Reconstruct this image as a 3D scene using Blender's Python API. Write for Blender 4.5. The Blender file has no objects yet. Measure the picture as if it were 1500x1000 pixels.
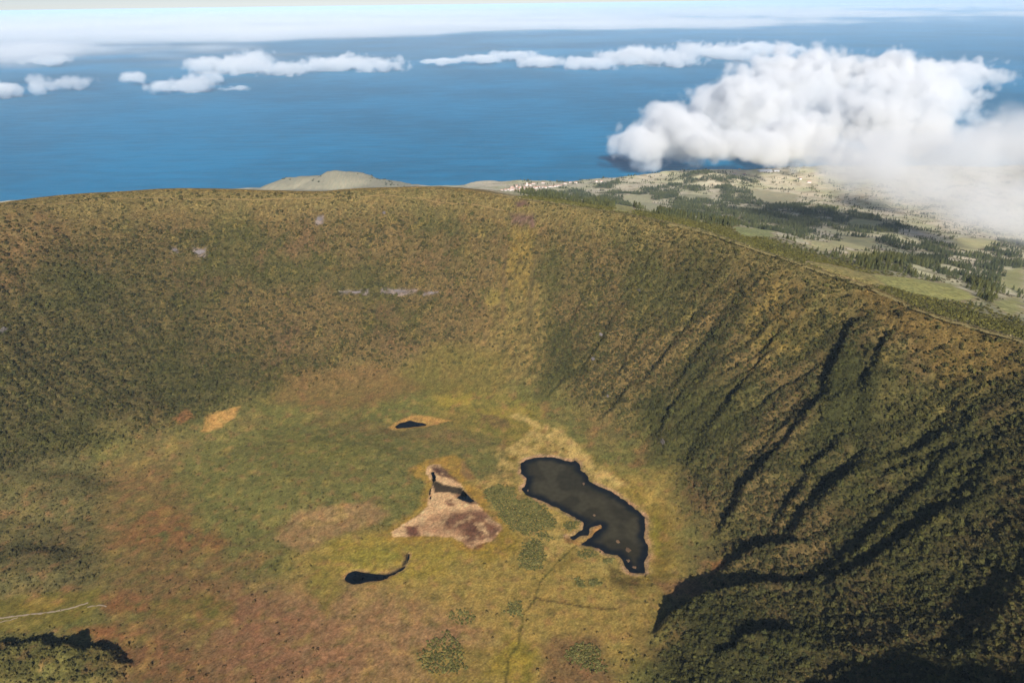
import bpy, bmesh, math, random
import numpy as np
from mathutils import Matrix, Vector

random.seed(7)
rng = np.random.default_rng(11)
SC = bpy.context.scene
COL = SC.collection

# ------------------------------------------------------------------ camera, sky, sun, exposure
CAM_H = 1360.0
PITCH = math.radians(26.3)
ROLL = math.radians(0.76)
F = np.array([0, math.cos(PITCH), -math.sin(PITCH)])
U0 = np.array([0, math.sin(PITCH), math.cos(PITCH)])
R0 = np.array([1.0, 0, 0])
RV = R0 * math.cos(ROLL) - U0 * math.sin(ROLL)
UV = U0 * math.cos(ROLL) + R0 * math.sin(ROLL)

cam_d = bpy.data.cameras.new('camera')
cam = bpy.data.objects.new('camera', cam_d)
COL.objects.link(cam)
cam_d.sensor_width = 36.0
cam_d.lens = 24.0
cam_d.clip_start = 1.0
cam_d.clip_end = 900000.0
m = Matrix.Identity(4)
for i in range(3):
    m[i][0] = RV[i]; m[i][1] = UV[i]; m[i][2] = -F[i]
m[2][3] = CAM_H
cam.matrix_world = m
SC.camera = cam

SUN_EL = math.radians(29.5)
SUN_AZ_X = 0.07            # the light travels almost along the view
Ldir = np.array([-SUN_AZ_X, math.sqrt(1 - SUN_AZ_X ** 2), 0.0]) * math.cos(SUN_EL)
Ldir[2] = -math.sin(SUN_EL)

world = bpy.data.worlds.new('World')
SC.world = world
world.use_nodes = True
wn = world.node_tree.nodes
wn.clear()
wo = wn.new('ShaderNodeOutputWorld')
wb = wn.new('ShaderNodeBackground')
sky = wn.new('ShaderNodeTexSky')
sky.sky_type = 'NISHITA'
sky.sun_disc = False
sky.sun_elevation = SUN_EL
sky.sun_rotation = math.atan2(-Ldir[0], -Ldir[1])
sky.altitude = 1000
sky.air_density = 0.8
sky.dust_density = 0.0
sky.ozone_density = 3.0
wb.inputs['Strength'].default_value = 0.05
tint = wn.new('ShaderNodeVectorMath'); tint.operation = 'MULTIPLY'; tint.inputs[1].default_value = (1.02, 0.99, 1.16)
world.node_tree.links.new(sky.outputs[0], tint.inputs[0])
world.node_tree.links.new(tint.outputs[0], wb.inputs['Color'])
world.node_tree.links.new(wb.outputs[0], wo.inputs['Surface'])

sun_d = bpy.data.lights.new('sun', 'SUN')
sun_d.energy = 5.0
sun_d.angle = math.radians(0.53)
sun_d.color = (1.0, 0.945, 0.86)
sun = bpy.data.objects.new('sun', sun_d)
COL.objects.link(sun)
sun.rotation_euler = Vector(Ldir).to_track_quat('-Z', 'Y').to_euler()
sun.location = (0, -500, 3000)

SC.view_settings.view_transform = 'Standard'
SC.view_settings.look = 'None'
SC.view_settings.gamma = 1.0
SC.view_settings.exposure = 0.55
SC.cycles.max_bounces = 10
SC.cycles.diffuse_bounces = 1
SC.cycles.volume_bounces = 5
SC.cycles.transparent_max_bounces = 8
SC.cycles.use_denoising = True
HAZE_D = 1.4e-5
CL_STEP = 0.2
DECK_A, DECK_B = -0.5, 0.55

# ------------------------------------------------------------------ maths helpers
def lin(r, g, b):
    c = np.array([r, g, b], float) / 255.0
    return np.where(c <= 0.04045, c / 12.92, ((c + 0.055) / 1.055) ** 2.4)

def ray(px, py):
    v = F + RV * (px - 750.0) / 1000.0 + UV * (500.0 - py) / 1000.0
    return v

def at_z(px, py, z):
    v = ray(px, py)
    t = (z - CAM_H) / v[2]
    return np.array([v[0] * t, v[1] * t, z])

_perm = np.random.default_rng(5).permutation(256).astype(np.int32)
_perm = np.concatenate([_perm, _perm])
_ga = np.random.default_rng(6).uniform(0, 2 * np.pi, 256)
_gx = np.cos(_ga).astype(np.float32); _gy = np.sin(_ga).astype(np.float32)

def perlin(x, y, seed=0):
    x = np.asarray(x, np.float32) + np.float32(seed * 17.31); y = np.asarray(y, np.float32) + np.float32(seed * 9.77)
    xi = np.floor(x).astype(np.int32); yi = np.floor(y).astype(np.int32)
    xf = x - xi; yf = y - yi
    u = xf * xf * xf * (xf * (xf * 6 - 15) + 10); v = yf * yf * yf * (yf * (yf * 6 - 15) + 10)
    X0 = xi & 255; X1 = (xi + 1) & 255; Y0 = (yi + seed) & 255; Y1 = (yi + 1 + seed) & 255
    def g(X, Y, dx, dy):
        h = _perm[_perm[X] + Y]
        return _gx[h] * dx + _gy[h] * dy
    a = g(X0, Y0, xf, yf); b = g(X1, Y0, xf - 1, yf)
    c = g(X0, Y1, xf, yf - 1); d = g(X1, Y1, xf - 1, yf - 1)
    return ((a + u * (b - a)) + v * ((c + u * (d - c)) - (a + u * (b - a)))) * 1.5

def fbm(x, y, scale, octv=4, seed=0, gain=0.5):
    s = 0; a = 1.0; n = 0
    for k in range(octv):
        s = s + a * perlin(x / scale, y / scale, seed + k * 3)
        n += a; a *= gain; scale /= 2.03
    return s / n

def sstep(a, b, x):
    t = np.clip((x - a) / (b - a), 0, 1)
    return t * t * (3 - 2 * t)

def poly_sdf(poly, x, y):
    """signed distance to a closed polygon, negative inside"""
    p = np.asarray(poly, float)
    d = np.full(x.shape, 1e18); ins = np.zeros(x.shape, bool)
    for i in range(len(p)):
        a = p[i]; b = p[(i + 1) % len(p)]
        e = b - a
        wx = x - a[0]; wy = y - a[1]
        t = np.clip((wx * e[0] + wy * e[1]) / (e @ e + 1e-12), 0, 1)
        d = np.minimum(d, (wx - e[0] * t) ** 2 + (wy - e[1] * t) ** 2)
        c = ((a[1] > y) != (b[1] > y))
        if abs(e[1]) > 1e-9:
            ins ^= c & (x < e[0] * (y - a[1]) / e[1] + a[0])
    d = np.sqrt(d)
    return np.where(ins, -d, d)

def line_dist(pts, x, y):
    """distance, side (+ left of travel), parameter 0..1 along an open polyline"""
    p = np.asarray(pts, float)
    seg = np.linalg.norm(np.diff(p[:, :2], axis=0), axis=1)
    cum = np.concatenate([[0], np.cumsum(seg)])
    best = np.full(x.shape, 1e18); side = np.zeros(x.shape); par = np.zeros(x.shape)
    for i in range(len(p) - 1):
        a = p[i, :2]; e = p[i + 1, :2] - a
        wx = x - a[0]; wy = y - a[1]
        t = np.clip((wx * e[0] + wy * e[1]) / (e @ e + 1e-12), 0, 1)
        q = (wx - e[0] * t) ** 2 + (wy - e[1] * t) ** 2
        k = q < best
        best = np.where(k, q, best)
        side = np.where(k, np.sign(e[0] * wy - e[1] * wx), side)
        par = np.where(k, (cum[i] + t * seg[i]) / cum[-1], par)
    return np.sqrt(best), side, par

def chaikin(p, n=2, closed=False):
    p = np.asarray(p, float)
    for _ in range(n):
        if closed:
            q = np.roll(p, -1, 0)
            p = np.stack([0.75 * p + 0.25 * q, 0.25 * p + 0.75 * q], 1).reshape(-1, p.shape[1])
        else:
            q = p[1:]; o = p[:-1]
            mid = np.stack([0.75 * o + 0.25 * q, 0.25 * o + 0.75 * q], 1).reshape(-1, p.shape[1])
            p = np.concatenate([p[:1], mid, p[-1:]])
    return p

# ------------------------------------------------------------------ the lie of the land
crest_px = [(-60, 305, 952), (0, 298, 950), (40, 292, 945), (100, 286, 938), (190, 281, 930), (240, 277.5, 926), (320, 279, 917),
            (400, 282, 910), (480, 283, 905), (515, 278, 906), (560, 277, 905), (620, 275, 904), (660, 277, 903), (700, 283, 902),
            (760, 291, 900), (800, 296, 899), (860, 305, 898), (920, 314, 897), (980, 326, 895), (1020, 336, 894), (1060, 348, 893),
            (1100, 364, 892), (1140, 376, 890), (1200, 396, 888), (1260, 415, 886), (1300, 432, 885), (1340, 453, 885),
            (1400, 473, 886), (1460, 489, 888), (1500, 500, 890)]
crest_seen = np.array([at_z(*c) for c in crest_px])
crest_rest = np.array([(815, 730, 905), (790, 480, 935), (700, 230, 970), (560, 10, 990), (330, -200, 960), (-50, -330, 900),
                       (-600, -350, 915), (-1150, -60, 950), (-1480, 420, 965), (-1520, 1000, 962)], float)
CREST = np.concatenate([crest_seen, crest_rest])
foot_px = [(960, 935, 585), (965, 905, 580), (1000, 880, 582), (1050, 860, 588), (1045, 820, 586), (1060, 785, 592), (1020, 735, 592),
           (975, 680, 592), (940, 645, 595), (880, 612, 596), (810, 582, 596), (745, 548, 604), (650, 538, 604), (560, 545, 602),
           (480, 556, 602), (400, 575, 602), (330, 602, 604), (240, 630, 606), (140, 655, 612), (0, 690, 620)]
foot_seen = np.array([at_z(*c) for c in foot_px])
foot_rest = np.array([(-1000, 800, 610), (-980, 450, 600), (-800, 180, 590), (-400, 60, 590), (0, 120, 590), (170, 340, 592)], float)
FOOT = np.concatenate([foot_seen, foot_rest])

CX, CY = -420.0, 900.0
gx = np.arange(-1900, 1300.1, 10.0); gy = np.arange(-900, 2500.1, 10.0)
GX, GY = np.meshgrid(gx, gy)
crest_d = chaikin(CREST, 1, True); foot_d = chaikin(FOOT, 1, True)
DC = poly_sdf(crest_d[:, :2], GX, GY)          # < 0 inside the crater
DF = poly_sdf(foot_d[:, :2], GX, GY)           # < 0 on the floor
def idw(P, x, y, pw=3.0):
    s = 0; w = 0
    for q in P:
        k = 1.0 / ((x - q[0]) ** 2 + (y - q[1]) ** 2 + 30.0) ** (pw / 2)
        s = s + k * q[2]; w = w + k
    return s / w
ZC = idw(crest_d, GX, GY); ZF = idw(foot_d, GX, GY)

def bil(A, x, y, x0=gx[0], y0=gy[0], st=10.0):
    fx = np.clip((np.asarray(x, float) - x0) / st, 0, A.shape[1] - 1.001); fy = np.clip((np.asarray(y, float) - y0) / st, 0, A.shape[0] - 1.001)
    i = fx.astype(int); j = fy.astype(int); a = fx - i; b = fy - j
    return (A[j, i] * (1 - a) + A[j, i + 1] * a) * (1 - b) + (A[j + 1, i] * (1 - a) + A[j + 1, i + 1] * a) * b

coast_px = [(-500, 330, 0), (-120, 312, 0), (0, 305, 0), (150, 297, 0), (300, 283, 30), (345, 279.5, 50), (400, 277.5, 60), (520, 280, 40), (570, 283, 0),
            (620, 288, 0), (668, 290, 0), (684, 271.5, 70), (700, 269.5, 75), (740, 268, 75), (780, 266.5, 75), (825, 265, 75), (850, 261, 75),
            (900, 259, 75), (935, 254, 75), (975, 248.5, 75), (1010, 245.5, 75), (1060, 243, 75), (1110, 242, 70), (1170, 243, 50), (1260, 243, 40), (1400, 242, 40), (1500, 241, 40), (1900, 240, 40)]
coast = np.array([at_z(*c) for c in coast_px])
COAST = np.concatenate([coast[:, :2], [(14000, 5500), (14000, -5000), (-9000, -5000), (-9000, 4000)]])

# ridges on the right-hand wall: pixel polyline running downhill, height, shaded width, sunny width
ridges_px = [
    ([(1262, 462), (1240, 505), (1222, 560), (1195, 620), (1165, 650)], 24, 14, 60),
    ([(1325, 478), (1305, 505), (1285, 540), (1268, 575), (1270, 615)], 16, 14, 40),
    ([(1130, 392), (1090, 440), (1050, 500), (1020, 540), (990, 590)], 14, 30, 60),
    ([(1195, 610), (1150, 660), (1105, 715), (1068, 768), (1055, 790)], 24, 18, 40),
    ([(1250, 640), (1200, 690), (1165, 740), (1130, 795)], 16, 18, 60),
    ([(1290, 660), (1230, 730), (1190, 770), (1140, 815)], 24, 24, 70),
    ([(1400, 740), (1340, 805), (1280, 838), (1205, 872)], 20, 16, 70),
    ([(1330, 740), (1290, 795), (1225, 838), (1165, 872)], 15, 14, 40),
    ([(1190, 815), (1140, 812), (1090, 820), (1052, 845)], 17, 14, 40),
    ([(1200, 868), (1100, 872), (1040, 882), (995, 900), (962, 935)], 24, 14, 70),
    ([(1180, 935), (1110, 940), (1075, 955), (1050, 985)], 13, 14, 50),
    ([(1500, 850), (1460, 910), (1432, 965)], 12, 24, 60),
    ([(985, 345), (950, 400), (915, 450), (880, 520), (850, 560)], 8, 22, 40),
    ([(870, 410), (855, 440), (838, 490)], 8, 12, 30),
    ([(1020, 560), (985, 610), (965, 655)], 14, 16, 40),
    ([(930, 560), (905, 600), (880, 618)], 10, 12, 30),
    ([(840, 545), (815, 570), (806, 585)], 8, 10, 24),
    ([(1100, 560), (1050, 625), (1010, 690)], 14, 20, 50),
    ([(1090, 470), (1040, 550), (1000, 620)], 9, 20, 50),
    ([(1430, 560), (1380, 640), (1330, 700)], 9, 20, 60),
    ([(1480, 640), (1430, 720), (1390, 770)], 10, 20, 60),
    ([(25, 470), (10, 500), (-20, 540)], 10, 14, 20),
    ([(1060, 420), (1010, 480), (965, 545), (930, 590)], 8, 16, 36),
    ([(1160, 470), (1115, 540), (1075, 600), (1030, 660)], 10, 14, 40),
    ([(1210, 560), (1160, 620), (1110, 680), (1080, 700)], 10, 14, 34),
    ([(1420, 640), (1360, 720), (1300, 770)], 9, 14, 40),
    ([(900, 470), (872, 520), (850, 570), (838, 585)], 7, 10, 26),
    ([(950, 480), (915, 540), (895, 585)], 7, 10, 26),
]
# ledges cut across the upper right wall: dark steps
ledges_px = [([(1200, 448), (1270, 462), (1300, 470)], 8), ([(1296, 465), (1325, 480), (1348, 494)], 13), ([(1300, 540), (1340, 545), (1390, 560)], 9), ([(1255, 505), (1275, 545), (1290, 560)], 10)]
mounds_px = [  # centre px, z guess, rx, ry, height
    (20, 974, 575, 95, 42, 14), (120, 980, 575, 60, 36, 13), (70, 708, 612, 120, 60, 12), (30, 820, 590, 110, 60, 12), (470, 690, 572, 230, 180, 12),
    (180, 600, 640, 90, 60, 7)]

def base_profile(dc, df, zc, zf):
    u = np.clip(df / (df - dc + 1e-6), 0, 1)
    prof = 0.62 * u + 0.38 * u ** 2
    wall = zf + (zc - zf) * prof
    floor = 570 + (zf - 570) * np.exp(np.minimum(df, 0) / 70.0)
    return np.where(df < 0, floor, wall), u

OUT_D = np.array([0, 60, 300, 600, 1000, 1500, 2000, 2600, 3100, 3700, 4500, 9000.0])
OUT_Z = np.array([0, -10, -72, -165, -300, -430, -545, -665, -745, -815, -850, -900.0])
def outer_z(x, y, dcp, zc):
    z = zc + np.interp(dcp, OUT_D, OUT_Z)
    return z

def crest_dist_far(x, y):
    d = np.hypot(x - CX, y - CY)
    return d

cone_c = at_z(492, 268, 150); cone_b = at_z(425, 272, 130); hill_r = at_z(1035, 258, 110); cone_t = at_z(535, 273, 120)
left_c = at_z(70, 287, 820)

def height(x, y, fine=True):
    x = np.asarray(x, float); y = np.asarray(y, float)
    inbox = (x > gx[0]) & (x < gx[-1]) & (y > gy[0]) & (y < gy[-1])
    dc = bil(DC, x, y); df = bil(DF, x, y); zc = bil(ZC, x, y); zf = bil(ZF, x, y)
    # beyond the box continue the distance from the crest
    xb = np.clip(x, gx[0], gx[-1]); yb = np.clip(y, gy[0], gy[-1])
    ext = np.hypot(x - xb, y - yb)
    r = np.hypot(x - CX, y - CY); rb = np.hypot(xb - CX, yb - CY)
    dc = np.where(inbox, dc, dc + (r - rb))
    zin, u = base_profile(dc, df, zc, zf)
    zc_far = np.where(dc > 600, 905 + (zc - 905) * np.exp(-(dc - 600) / 800), zc)
    zo = outer_z(x, y, np.maximum(dc, 0), zc_far)
    z = np.where(dc < 0, zin, zo)
    # rounded crest
    z = z - 3.0 * np.exp(-(dc / 9.0) ** 2)
    return z, dc, df, u

def hit(px, py, zoff=0.0):
    """where the ray through a pixel of the photograph meets the base terrain"""
    v = ray(px, py)
    t = np.linspace(350, 7500, 3600)
    z, *_ = height(v[0] * t, v[1] * t)
    below = (CAM_H + v[2] * t) < z + zoff
    k = int(np.argmax(below)) if below.any() else len(t) - 1
    a, b = t[max(k - 1, 0)], t[k]
    for _ in range(12):
        mid = 0.5 * (a + b)
        zz = height(np.array([v[0] * mid]), np.array([v[1] * mid]))[0][0]
        if CAM_H + v[2] * mid < zz + zoff: b = mid
        else: a = mid
    return np.array([v[0] * b, v[1] * b, CAM_H + v[2] * b])

def hits(pl): return np.array([hit(*p) for p in pl])

RIDGE_K = 0.95
RIDGES = [(chaikin(hits(p)[:, :2], 1), h, a, b) for p, h, a, b in ridges_px]
LEDGES = [(chaikin(hits(p)[:, :2], 1), h) for p, h in ledges_px]
MOUNDS = [(at_z(a, b, z)[:2], rx, ry, h) for a, b, z, rx, ry, h in mounds_px]

# floor shapes, in pixels of two enlarged views of the photograph
def q7(pts): return [(560 + a / 3.75, 600 + b / 3.75) for a, b in pts]
def q8(pts): return [(500 + a / 2.994, 666 + b / 2.994) for a, b in pts]
def onfloor(pl): return np.array([hit(*p)[:2] for p in pl])
P_POND = onfloor(q7([(760, 290), (800, 265), (860, 250), (930, 250), (1000, 265), (1045, 275), (1060, 262), (1085, 285), (1090, 320), (1130, 350), (1140, 385),
    (1190, 410), (1260, 435), (1330, 480), (1380, 520), (1420, 545), (1445, 575), (1450, 640), (1440, 690), (1460, 730), (1465, 780), (1450, 810), (1440, 850),
    (1450, 880), (1400, 888), (1360, 880), (1330, 850), (1320, 815), (1290, 790), (1230, 785), (1190, 755), (1140, 745), (1090, 740), (1120, 708), (1155, 690),
    (1165, 662), (1205, 640), (1198, 628), (1140, 645), (1135, 685), (1095, 690), (1050, 712), (1015, 692), (1060, 680), (1098, 650), (1105, 615), (1080, 600), (1030, 575),
    (980, 545), (930, 525), (870, 495), (820, 480), (780, 460), (765, 430), (790, 400), (790, 370), (760, 345)]))
P_SMALL = onfloor(q7([(65, 85), (100, 65), (150, 50), (190, 62), (245, 70), (240, 82), (190, 88), (130, 95), (80, 97)]))
P_TAIL = onfloor(q8([(15, 540), (30, 515), (70, 505), (130, 515), (190, 518), (220, 513), (245, 498), (266, 488), (273, 460), (285, 425), (302, 435), (293, 470),
    (278, 497), (242, 519), (200, 542), (150, 552), (110, 560), (60, 568), (25, 560)]))
P_MUD = onfloor(q7([(240, 320), (270, 300), (320, 300), (360, 350), (400, 385), (440, 420), (470, 470), (520, 510), (560, 560), (600, 600), (640, 620), (660, 650),
    (630, 690), (600, 720), (540, 735), (490, 765), (440, 730), (390, 700), (300, 695), (190, 690), (130, 700), (60, 695), (50, 670), (110, 630), (180, 590),
    (250, 530), (250, 480), (280, 400), (240, 350)]))
P_GREENPOOL = onfloor(q7([(284, 386), (345, 408), (445, 428), (440, 470), (370, 458), (320, 454), (282, 460), (272, 412)]))
P_POOL = onfloor(q7([(262, 335), (285, 335), (300, 385), (285, 395), (272, 440), (268, 492), (252, 495), (258, 450), (276, 392)]))
P_POOL_B = onfloor(q7([(440, 432), (462, 455), (485, 478), (507, 500), (490, 512), (450, 500), (405, 485), (425, 468)]))
WATERS = [(P_POND, 2.2), (P_SMALL, 2.0), (P_TAIL, 2.0), (P_GREENPOOL, 1.0), (P_POOL, 1.2), (P_POOL_B, 1.2)]
FLOOR_Z = 570.0

def full_height(x, y):
    z, dc, df, u = height(x, y)
    # the floor keeps level under the waters
    inner = (dc < 60) & (x > -1600) & (x < 1000) & (y > -500) & (y < 2200)
    idx = np.where(inner)
    X = x[idx]; Y = y[idx]; Z = z[idx]; D = df[idx]; Uu = u[idx]; DCI = dc[idx]
    th = np.arctan2(Y - CY, X - CX); s = th * 1000.0
    right = sstep(0.9, 0.35, th) * sstep(-1.6, -0.9, th) * (0.22 + 0.78 * sstep(640, 1000, Y))          # right-hand wall
    leftw = sstep(2.1, 2.6, np.abs(th))
    onwall = sstep(-10, 60, D) * sstep(0, -50, DCI)
    amp = 2.2 + 5.5 * right + 2.4 * leftw
    warp = 35 * fbm(X, Y, 160, 2, 40)
    g1 = 1 - np.abs(perlin((s + warp) / 62.0, Uu * 0.9, 3)) * 2
    g1 = np.sign(g1) * np.abs(g1) ** 1.3
    g2 = 1 - np.abs(perlin((s + warp) / 27.0, Uu * 1.7, 8)) * 2
    Z = Z + onwall * (amp * g1 + 0.45 * amp * g2) * (0.35 + 0.65 * np.sin(np.pi * np.clip(Uu, 0.03, 0.97)))
    g3 = 1 - np.abs(perlin((s + warp) / 15.0, Uu * 2.6, 9)) * 2
    Z = Z + onwall * (0.6 + 1.1 * right) * g3
    Z = Z + onwall * 5.0 * fbm(X, Y, 110, 4, 21) + (0.35 + 0.9 * onwall) * 2.0 * fbm(X, Y, 24, 3, 31)
    for P, h, ws, wl in RIDGES:
        bb = (X > P[:, 0].min() - 160) & (X < P[:, 0].max() + 160) & (Y > P[:, 1].min() - 160) & (Y < P[:, 1].max() + 160)
        if not bb.any(): continue
        xx = X[bb] + 9 * fbm(X[bb], Y[bb], 45, 2, 77); yy = Y[bb] + 9 * fbm(X[bb], Y[bb], 45, 2, 78)
        d, sd, t = line_dist(P, xx, yy)
        tap = np.sin(np.pi * np.clip(t, 0, 1)) ** 0.6
        shade = sd < 0
        add = np.where(shade, 1 - sstep(0, ws, d) * 1.22 + 0.22 * sstep(ws, ws * 2.6, d), np.exp(-(d / wl) ** 1.3))
        Z[bb] = Z[bb] + RIDGE_K * h * tap * add
    for P, h in LEDGES:
        d, sd, t = line_dist(P, X, Y)
        k = d < 40
        Z[k] = Z[k] + h * np.sin(np.pi * np.clip(t[k], 0.02, 0.98)) ** 0.5 * np.where(sd[k] < 0, -(1 - sstep(3, 26, d[k])), 0)
    for c, rx, ry, h in MOUNDS:
        q = np.hypot((X - c[0]) / rx, (Y - c[1]) / ry) + (0.18 if h < 12.5 else 0.42) * fbm(X, Y, 60 if h < 12.5 else 32, 3, 55)
        Z = Z + h * (1 - sstep(0.25 if h < 12.5 else 0.6, 1.05, q))
    # unseen spur added to the near rim to cast the lower-right shadow
    SHADOW_SPUR = np.array([(700, 150, 962), (560, 180, 928), (455, 205, 886), (380, 225, 842), (310, 250, 792), (260, 290, 715)], float)
    d, sd, t = line_dist(SHADOW_SPUR, X, Y)
    k = d < 260
    seg = np.linalg.norm(np.diff(SHADOW_SPUR[:, :2], axis=0), axis=1); cum = np.concatenate([[0], np.cumsum(seg)]) / seg.sum()
    Z[k] = np.maximum(Z[k], np.interp(t[k], cum, SHADOW_SPUR[:, 2]) - 0.95 * d[k] + 10 * fbm(X[k], Y[k], 40, 3, 88))
    for P, dep in WATERS:
        bb = (X > P[:, 0].min() - 60) & (X < P[:, 0].max() + 60) & (Y > P[:, 1].min() - 60) & (Y < P[:, 1].max() + 60)
        xx = X[bb] + 3.2 * fbm(X[bb], Y[bb], 12, 3, 91); yy = Y[bb] + 3.2 * fbm(X[bb], Y[bb], 12, 3, 92)
        d = poly_sdf(P, xx, yy)
        lvl = FLOOR_Z - 0.2 + 0.22 * np.clip(d, -dep * 5, 4)
        Z[bb] = np.where(d < 40, lvl * (1 - sstep(4, 40, d)) + Z[bb] * sstep(4, 40, d), Z[bb])
    z[idx] = Z
    # the outer slopes and the coastal country
    oidx = np.where(dc > 0)
    X = x[oidx]; Y = y[oidx]; Z = z[oidx]; D = dc[oidx]
    k = sstep(40, 500, D)
    Z = Z + k * (26 * fbm(X, Y, 620, 4, 61)) + sstep(20, 200, D) * 5 * fbm(X, Y, 120, 3, 66)
    for c, r_, h in ((cone_c, 330, 104), (cone_b, 250, 66), (cone_t, 330, 40), (hill_r, 300, 55)):
        q = np.hypot((X - c[0]), (Y - c[1])) / r_
        Z = Z + h * np.clip(1.05 - q, 0, 1) ** 0.95 * sstep(1.05, 0.8, q) + h * 0.05 * np.exp(-q * q)
    q = np.hypot((X - left_c[0]) / 260, (Y - left_c[1]) / 160)
    Z = Z + 18 * np.exp(-q * q)
    sd = poly_sdf(COAST, X + 60 * fbm(X, Y, 500, 3, 70), Y + 60 * fbm(X, Y, 500, 3, 71))
    cl = -sd
    Z = np.maximum(Z, 34 + 14 * fbm(X, Y, 300, 2, 72))
    Z = np.where(cl > 0, np.minimum(Z, 2 + cl * 1.25), -np.minimum(-cl, 60) - 1)
    z[oidx] = Z
    return z, dc, df, u

def graded(a0, a1, core0, core1, step, grow, mx):
    core = np.arange(core0, core1 + 0.1, step)
    hi = [core[-1]]; st = step
    while hi[-1] < a1:
        st = min(st * grow, mx); hi.append(hi[-1] + st)
    lo = [core[0]]; st = step
    while lo[-1] > a0:
        st = min(st * grow, mx); lo.append(lo[-1] - st)
    return np.concatenate([np.array(lo[1:])[::-1], core, np.array(hi[1:])])

xs = graded(-4200, 9000, -1250, 760, 3.0, 1.04, 34)
ys = graded(-900, 7600, 440, 2010, 3.0, 1.04, 26)
TX, TY = np.meshgrid(xs, ys)
TZ, TDC, TDF, TU = full_height(TX, TY)
NX, NY = len(xs), len(ys)
print('terrain', NX, NY, NX * NY)

def surf_z(x, y):
    """height of the finished terrain mesh"""
    i = np.clip(np.searchsorted(xs, x) - 1, 0, NX - 2); j = np.clip(np.searchsorted(ys, y) - 1, 0, NY - 2)
    a = (x - xs[i]) / (xs[i + 1] - xs[i]); b = (y - ys[j]) / (ys[j + 1] - ys[j])
    return (TZ[j, i] * (1 - a) + TZ[j, i + 1] * a) * (1 - b) + (TZ[j + 1, i] * (1 - a) + TZ[j + 1, i + 1] * a) * b

def surf_field(A, x, y):
    i = np.clip(np.searchsorted(xs, x) - 1, 0, NX - 2); j = np.clip(np.searchsorted(ys, y) - 1, 0, NY - 2)
    return A[j, i]

# ------------------------------------------------------------------ what grows where (ground colours, the far land also paled for haze)
def mixc(C, col, k):
    k = k[..., None]
    C += (np.asarray(col, np.float32) - C) * k

KW = 2.05      # light on the crater walls and floor, used to turn seen colours into surface colours
def A(r, g, b, k=KW): return (lin(r, g, b) / k).astype(np.float32)

C = np.zeros(TX.shape + (3,), np.float32)
VEG = np.zeros(TX.shape, np.float32)        # cover of dark shrubs 0..1
inn = TDC < 60
th = np.arctan2(TY - CY, TX - CX)
rightw = sstep(1.15, 0.6, th) * sstep(-1.7, -1.2, th)
leftw = sstep(1.9, 2.5, np.abs(th))
n_big = fbm(TX, TY, 190, 4, 101)
n_mid = fbm(TX, TY, 60, 4, 111)
n_sml = fbm(TX, TY, 20, 3, 121)
n_fin = fbm(TX, TY, 9.5, 2, 126)
n_fi2 = fbm(TX, TY, 13.0, 2, 128)
n_str = fbm(th * 1000 / 60 * 20, TU * 40, 20, 3, 131)     # streaks running down the walls
# outer country first
far = TDC > 0
C[:] = A(128, 120, 78)
# the wall
wall = sstep(-80, 80, TDF + 30 * n_mid)
brown = A(134, 112, 68); green = A(108, 100, 56); red = A(130, 102, 68); yell = A(156, 136, 72); dark = A(70, 71, 36)
W = np.zeros_like(C); W[:] = brown
mixc(W, green, sstep(-0.25, 0.35, n_big + 0.5 * n_mid + 0.22 * rightw - 0.08))
mixc(W, red, 0.7 * sstep(0.1, 0.5, fbm(TX, TY, 130, 3, 141) + 0.3 * n_sml) * (1 - rightw))
mixc(W, yell, 0.5 * sstep(0.15, 0.5, n_mid + 0.5 * n_sml + 0.25 * n_str - 0.02))
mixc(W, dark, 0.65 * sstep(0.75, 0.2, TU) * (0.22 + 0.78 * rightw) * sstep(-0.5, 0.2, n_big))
mixc(W, A(92, 90, 50), 0.55 * sstep(1.7, 2.35, np.abs(th)) * sstep(0.95, 0.6, TU))
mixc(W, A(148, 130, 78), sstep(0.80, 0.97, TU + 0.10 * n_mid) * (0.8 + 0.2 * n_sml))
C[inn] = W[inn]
# floor
fl = sstep(80, -55, TDF + 45 * n_mid + 40 * n_big)
FLC = np.zeros_like(C); FLC[:] = A(128, 112, 64)
mixc(FLC, A(120, 116, 60), sstep(-0.2, 0.3, n_big))
mixc(FLC, A(146, 104, 66), 0.75 * sstep(0.1, 0.45, fbm(TX, TY, 90, 4, 151)))
mixc(C, 0, 0 * fl)
k = (fl * (TDC < 0))[..., None]; C += (FLC - C) * k
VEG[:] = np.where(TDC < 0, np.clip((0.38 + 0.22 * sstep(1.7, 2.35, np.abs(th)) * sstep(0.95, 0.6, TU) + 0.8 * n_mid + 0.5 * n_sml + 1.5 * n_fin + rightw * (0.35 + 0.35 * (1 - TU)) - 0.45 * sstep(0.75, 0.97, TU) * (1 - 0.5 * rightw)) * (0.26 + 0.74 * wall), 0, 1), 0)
TUS = (1 - 0.4 * fl).astype(np.float32)    # size of tussocks

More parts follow.
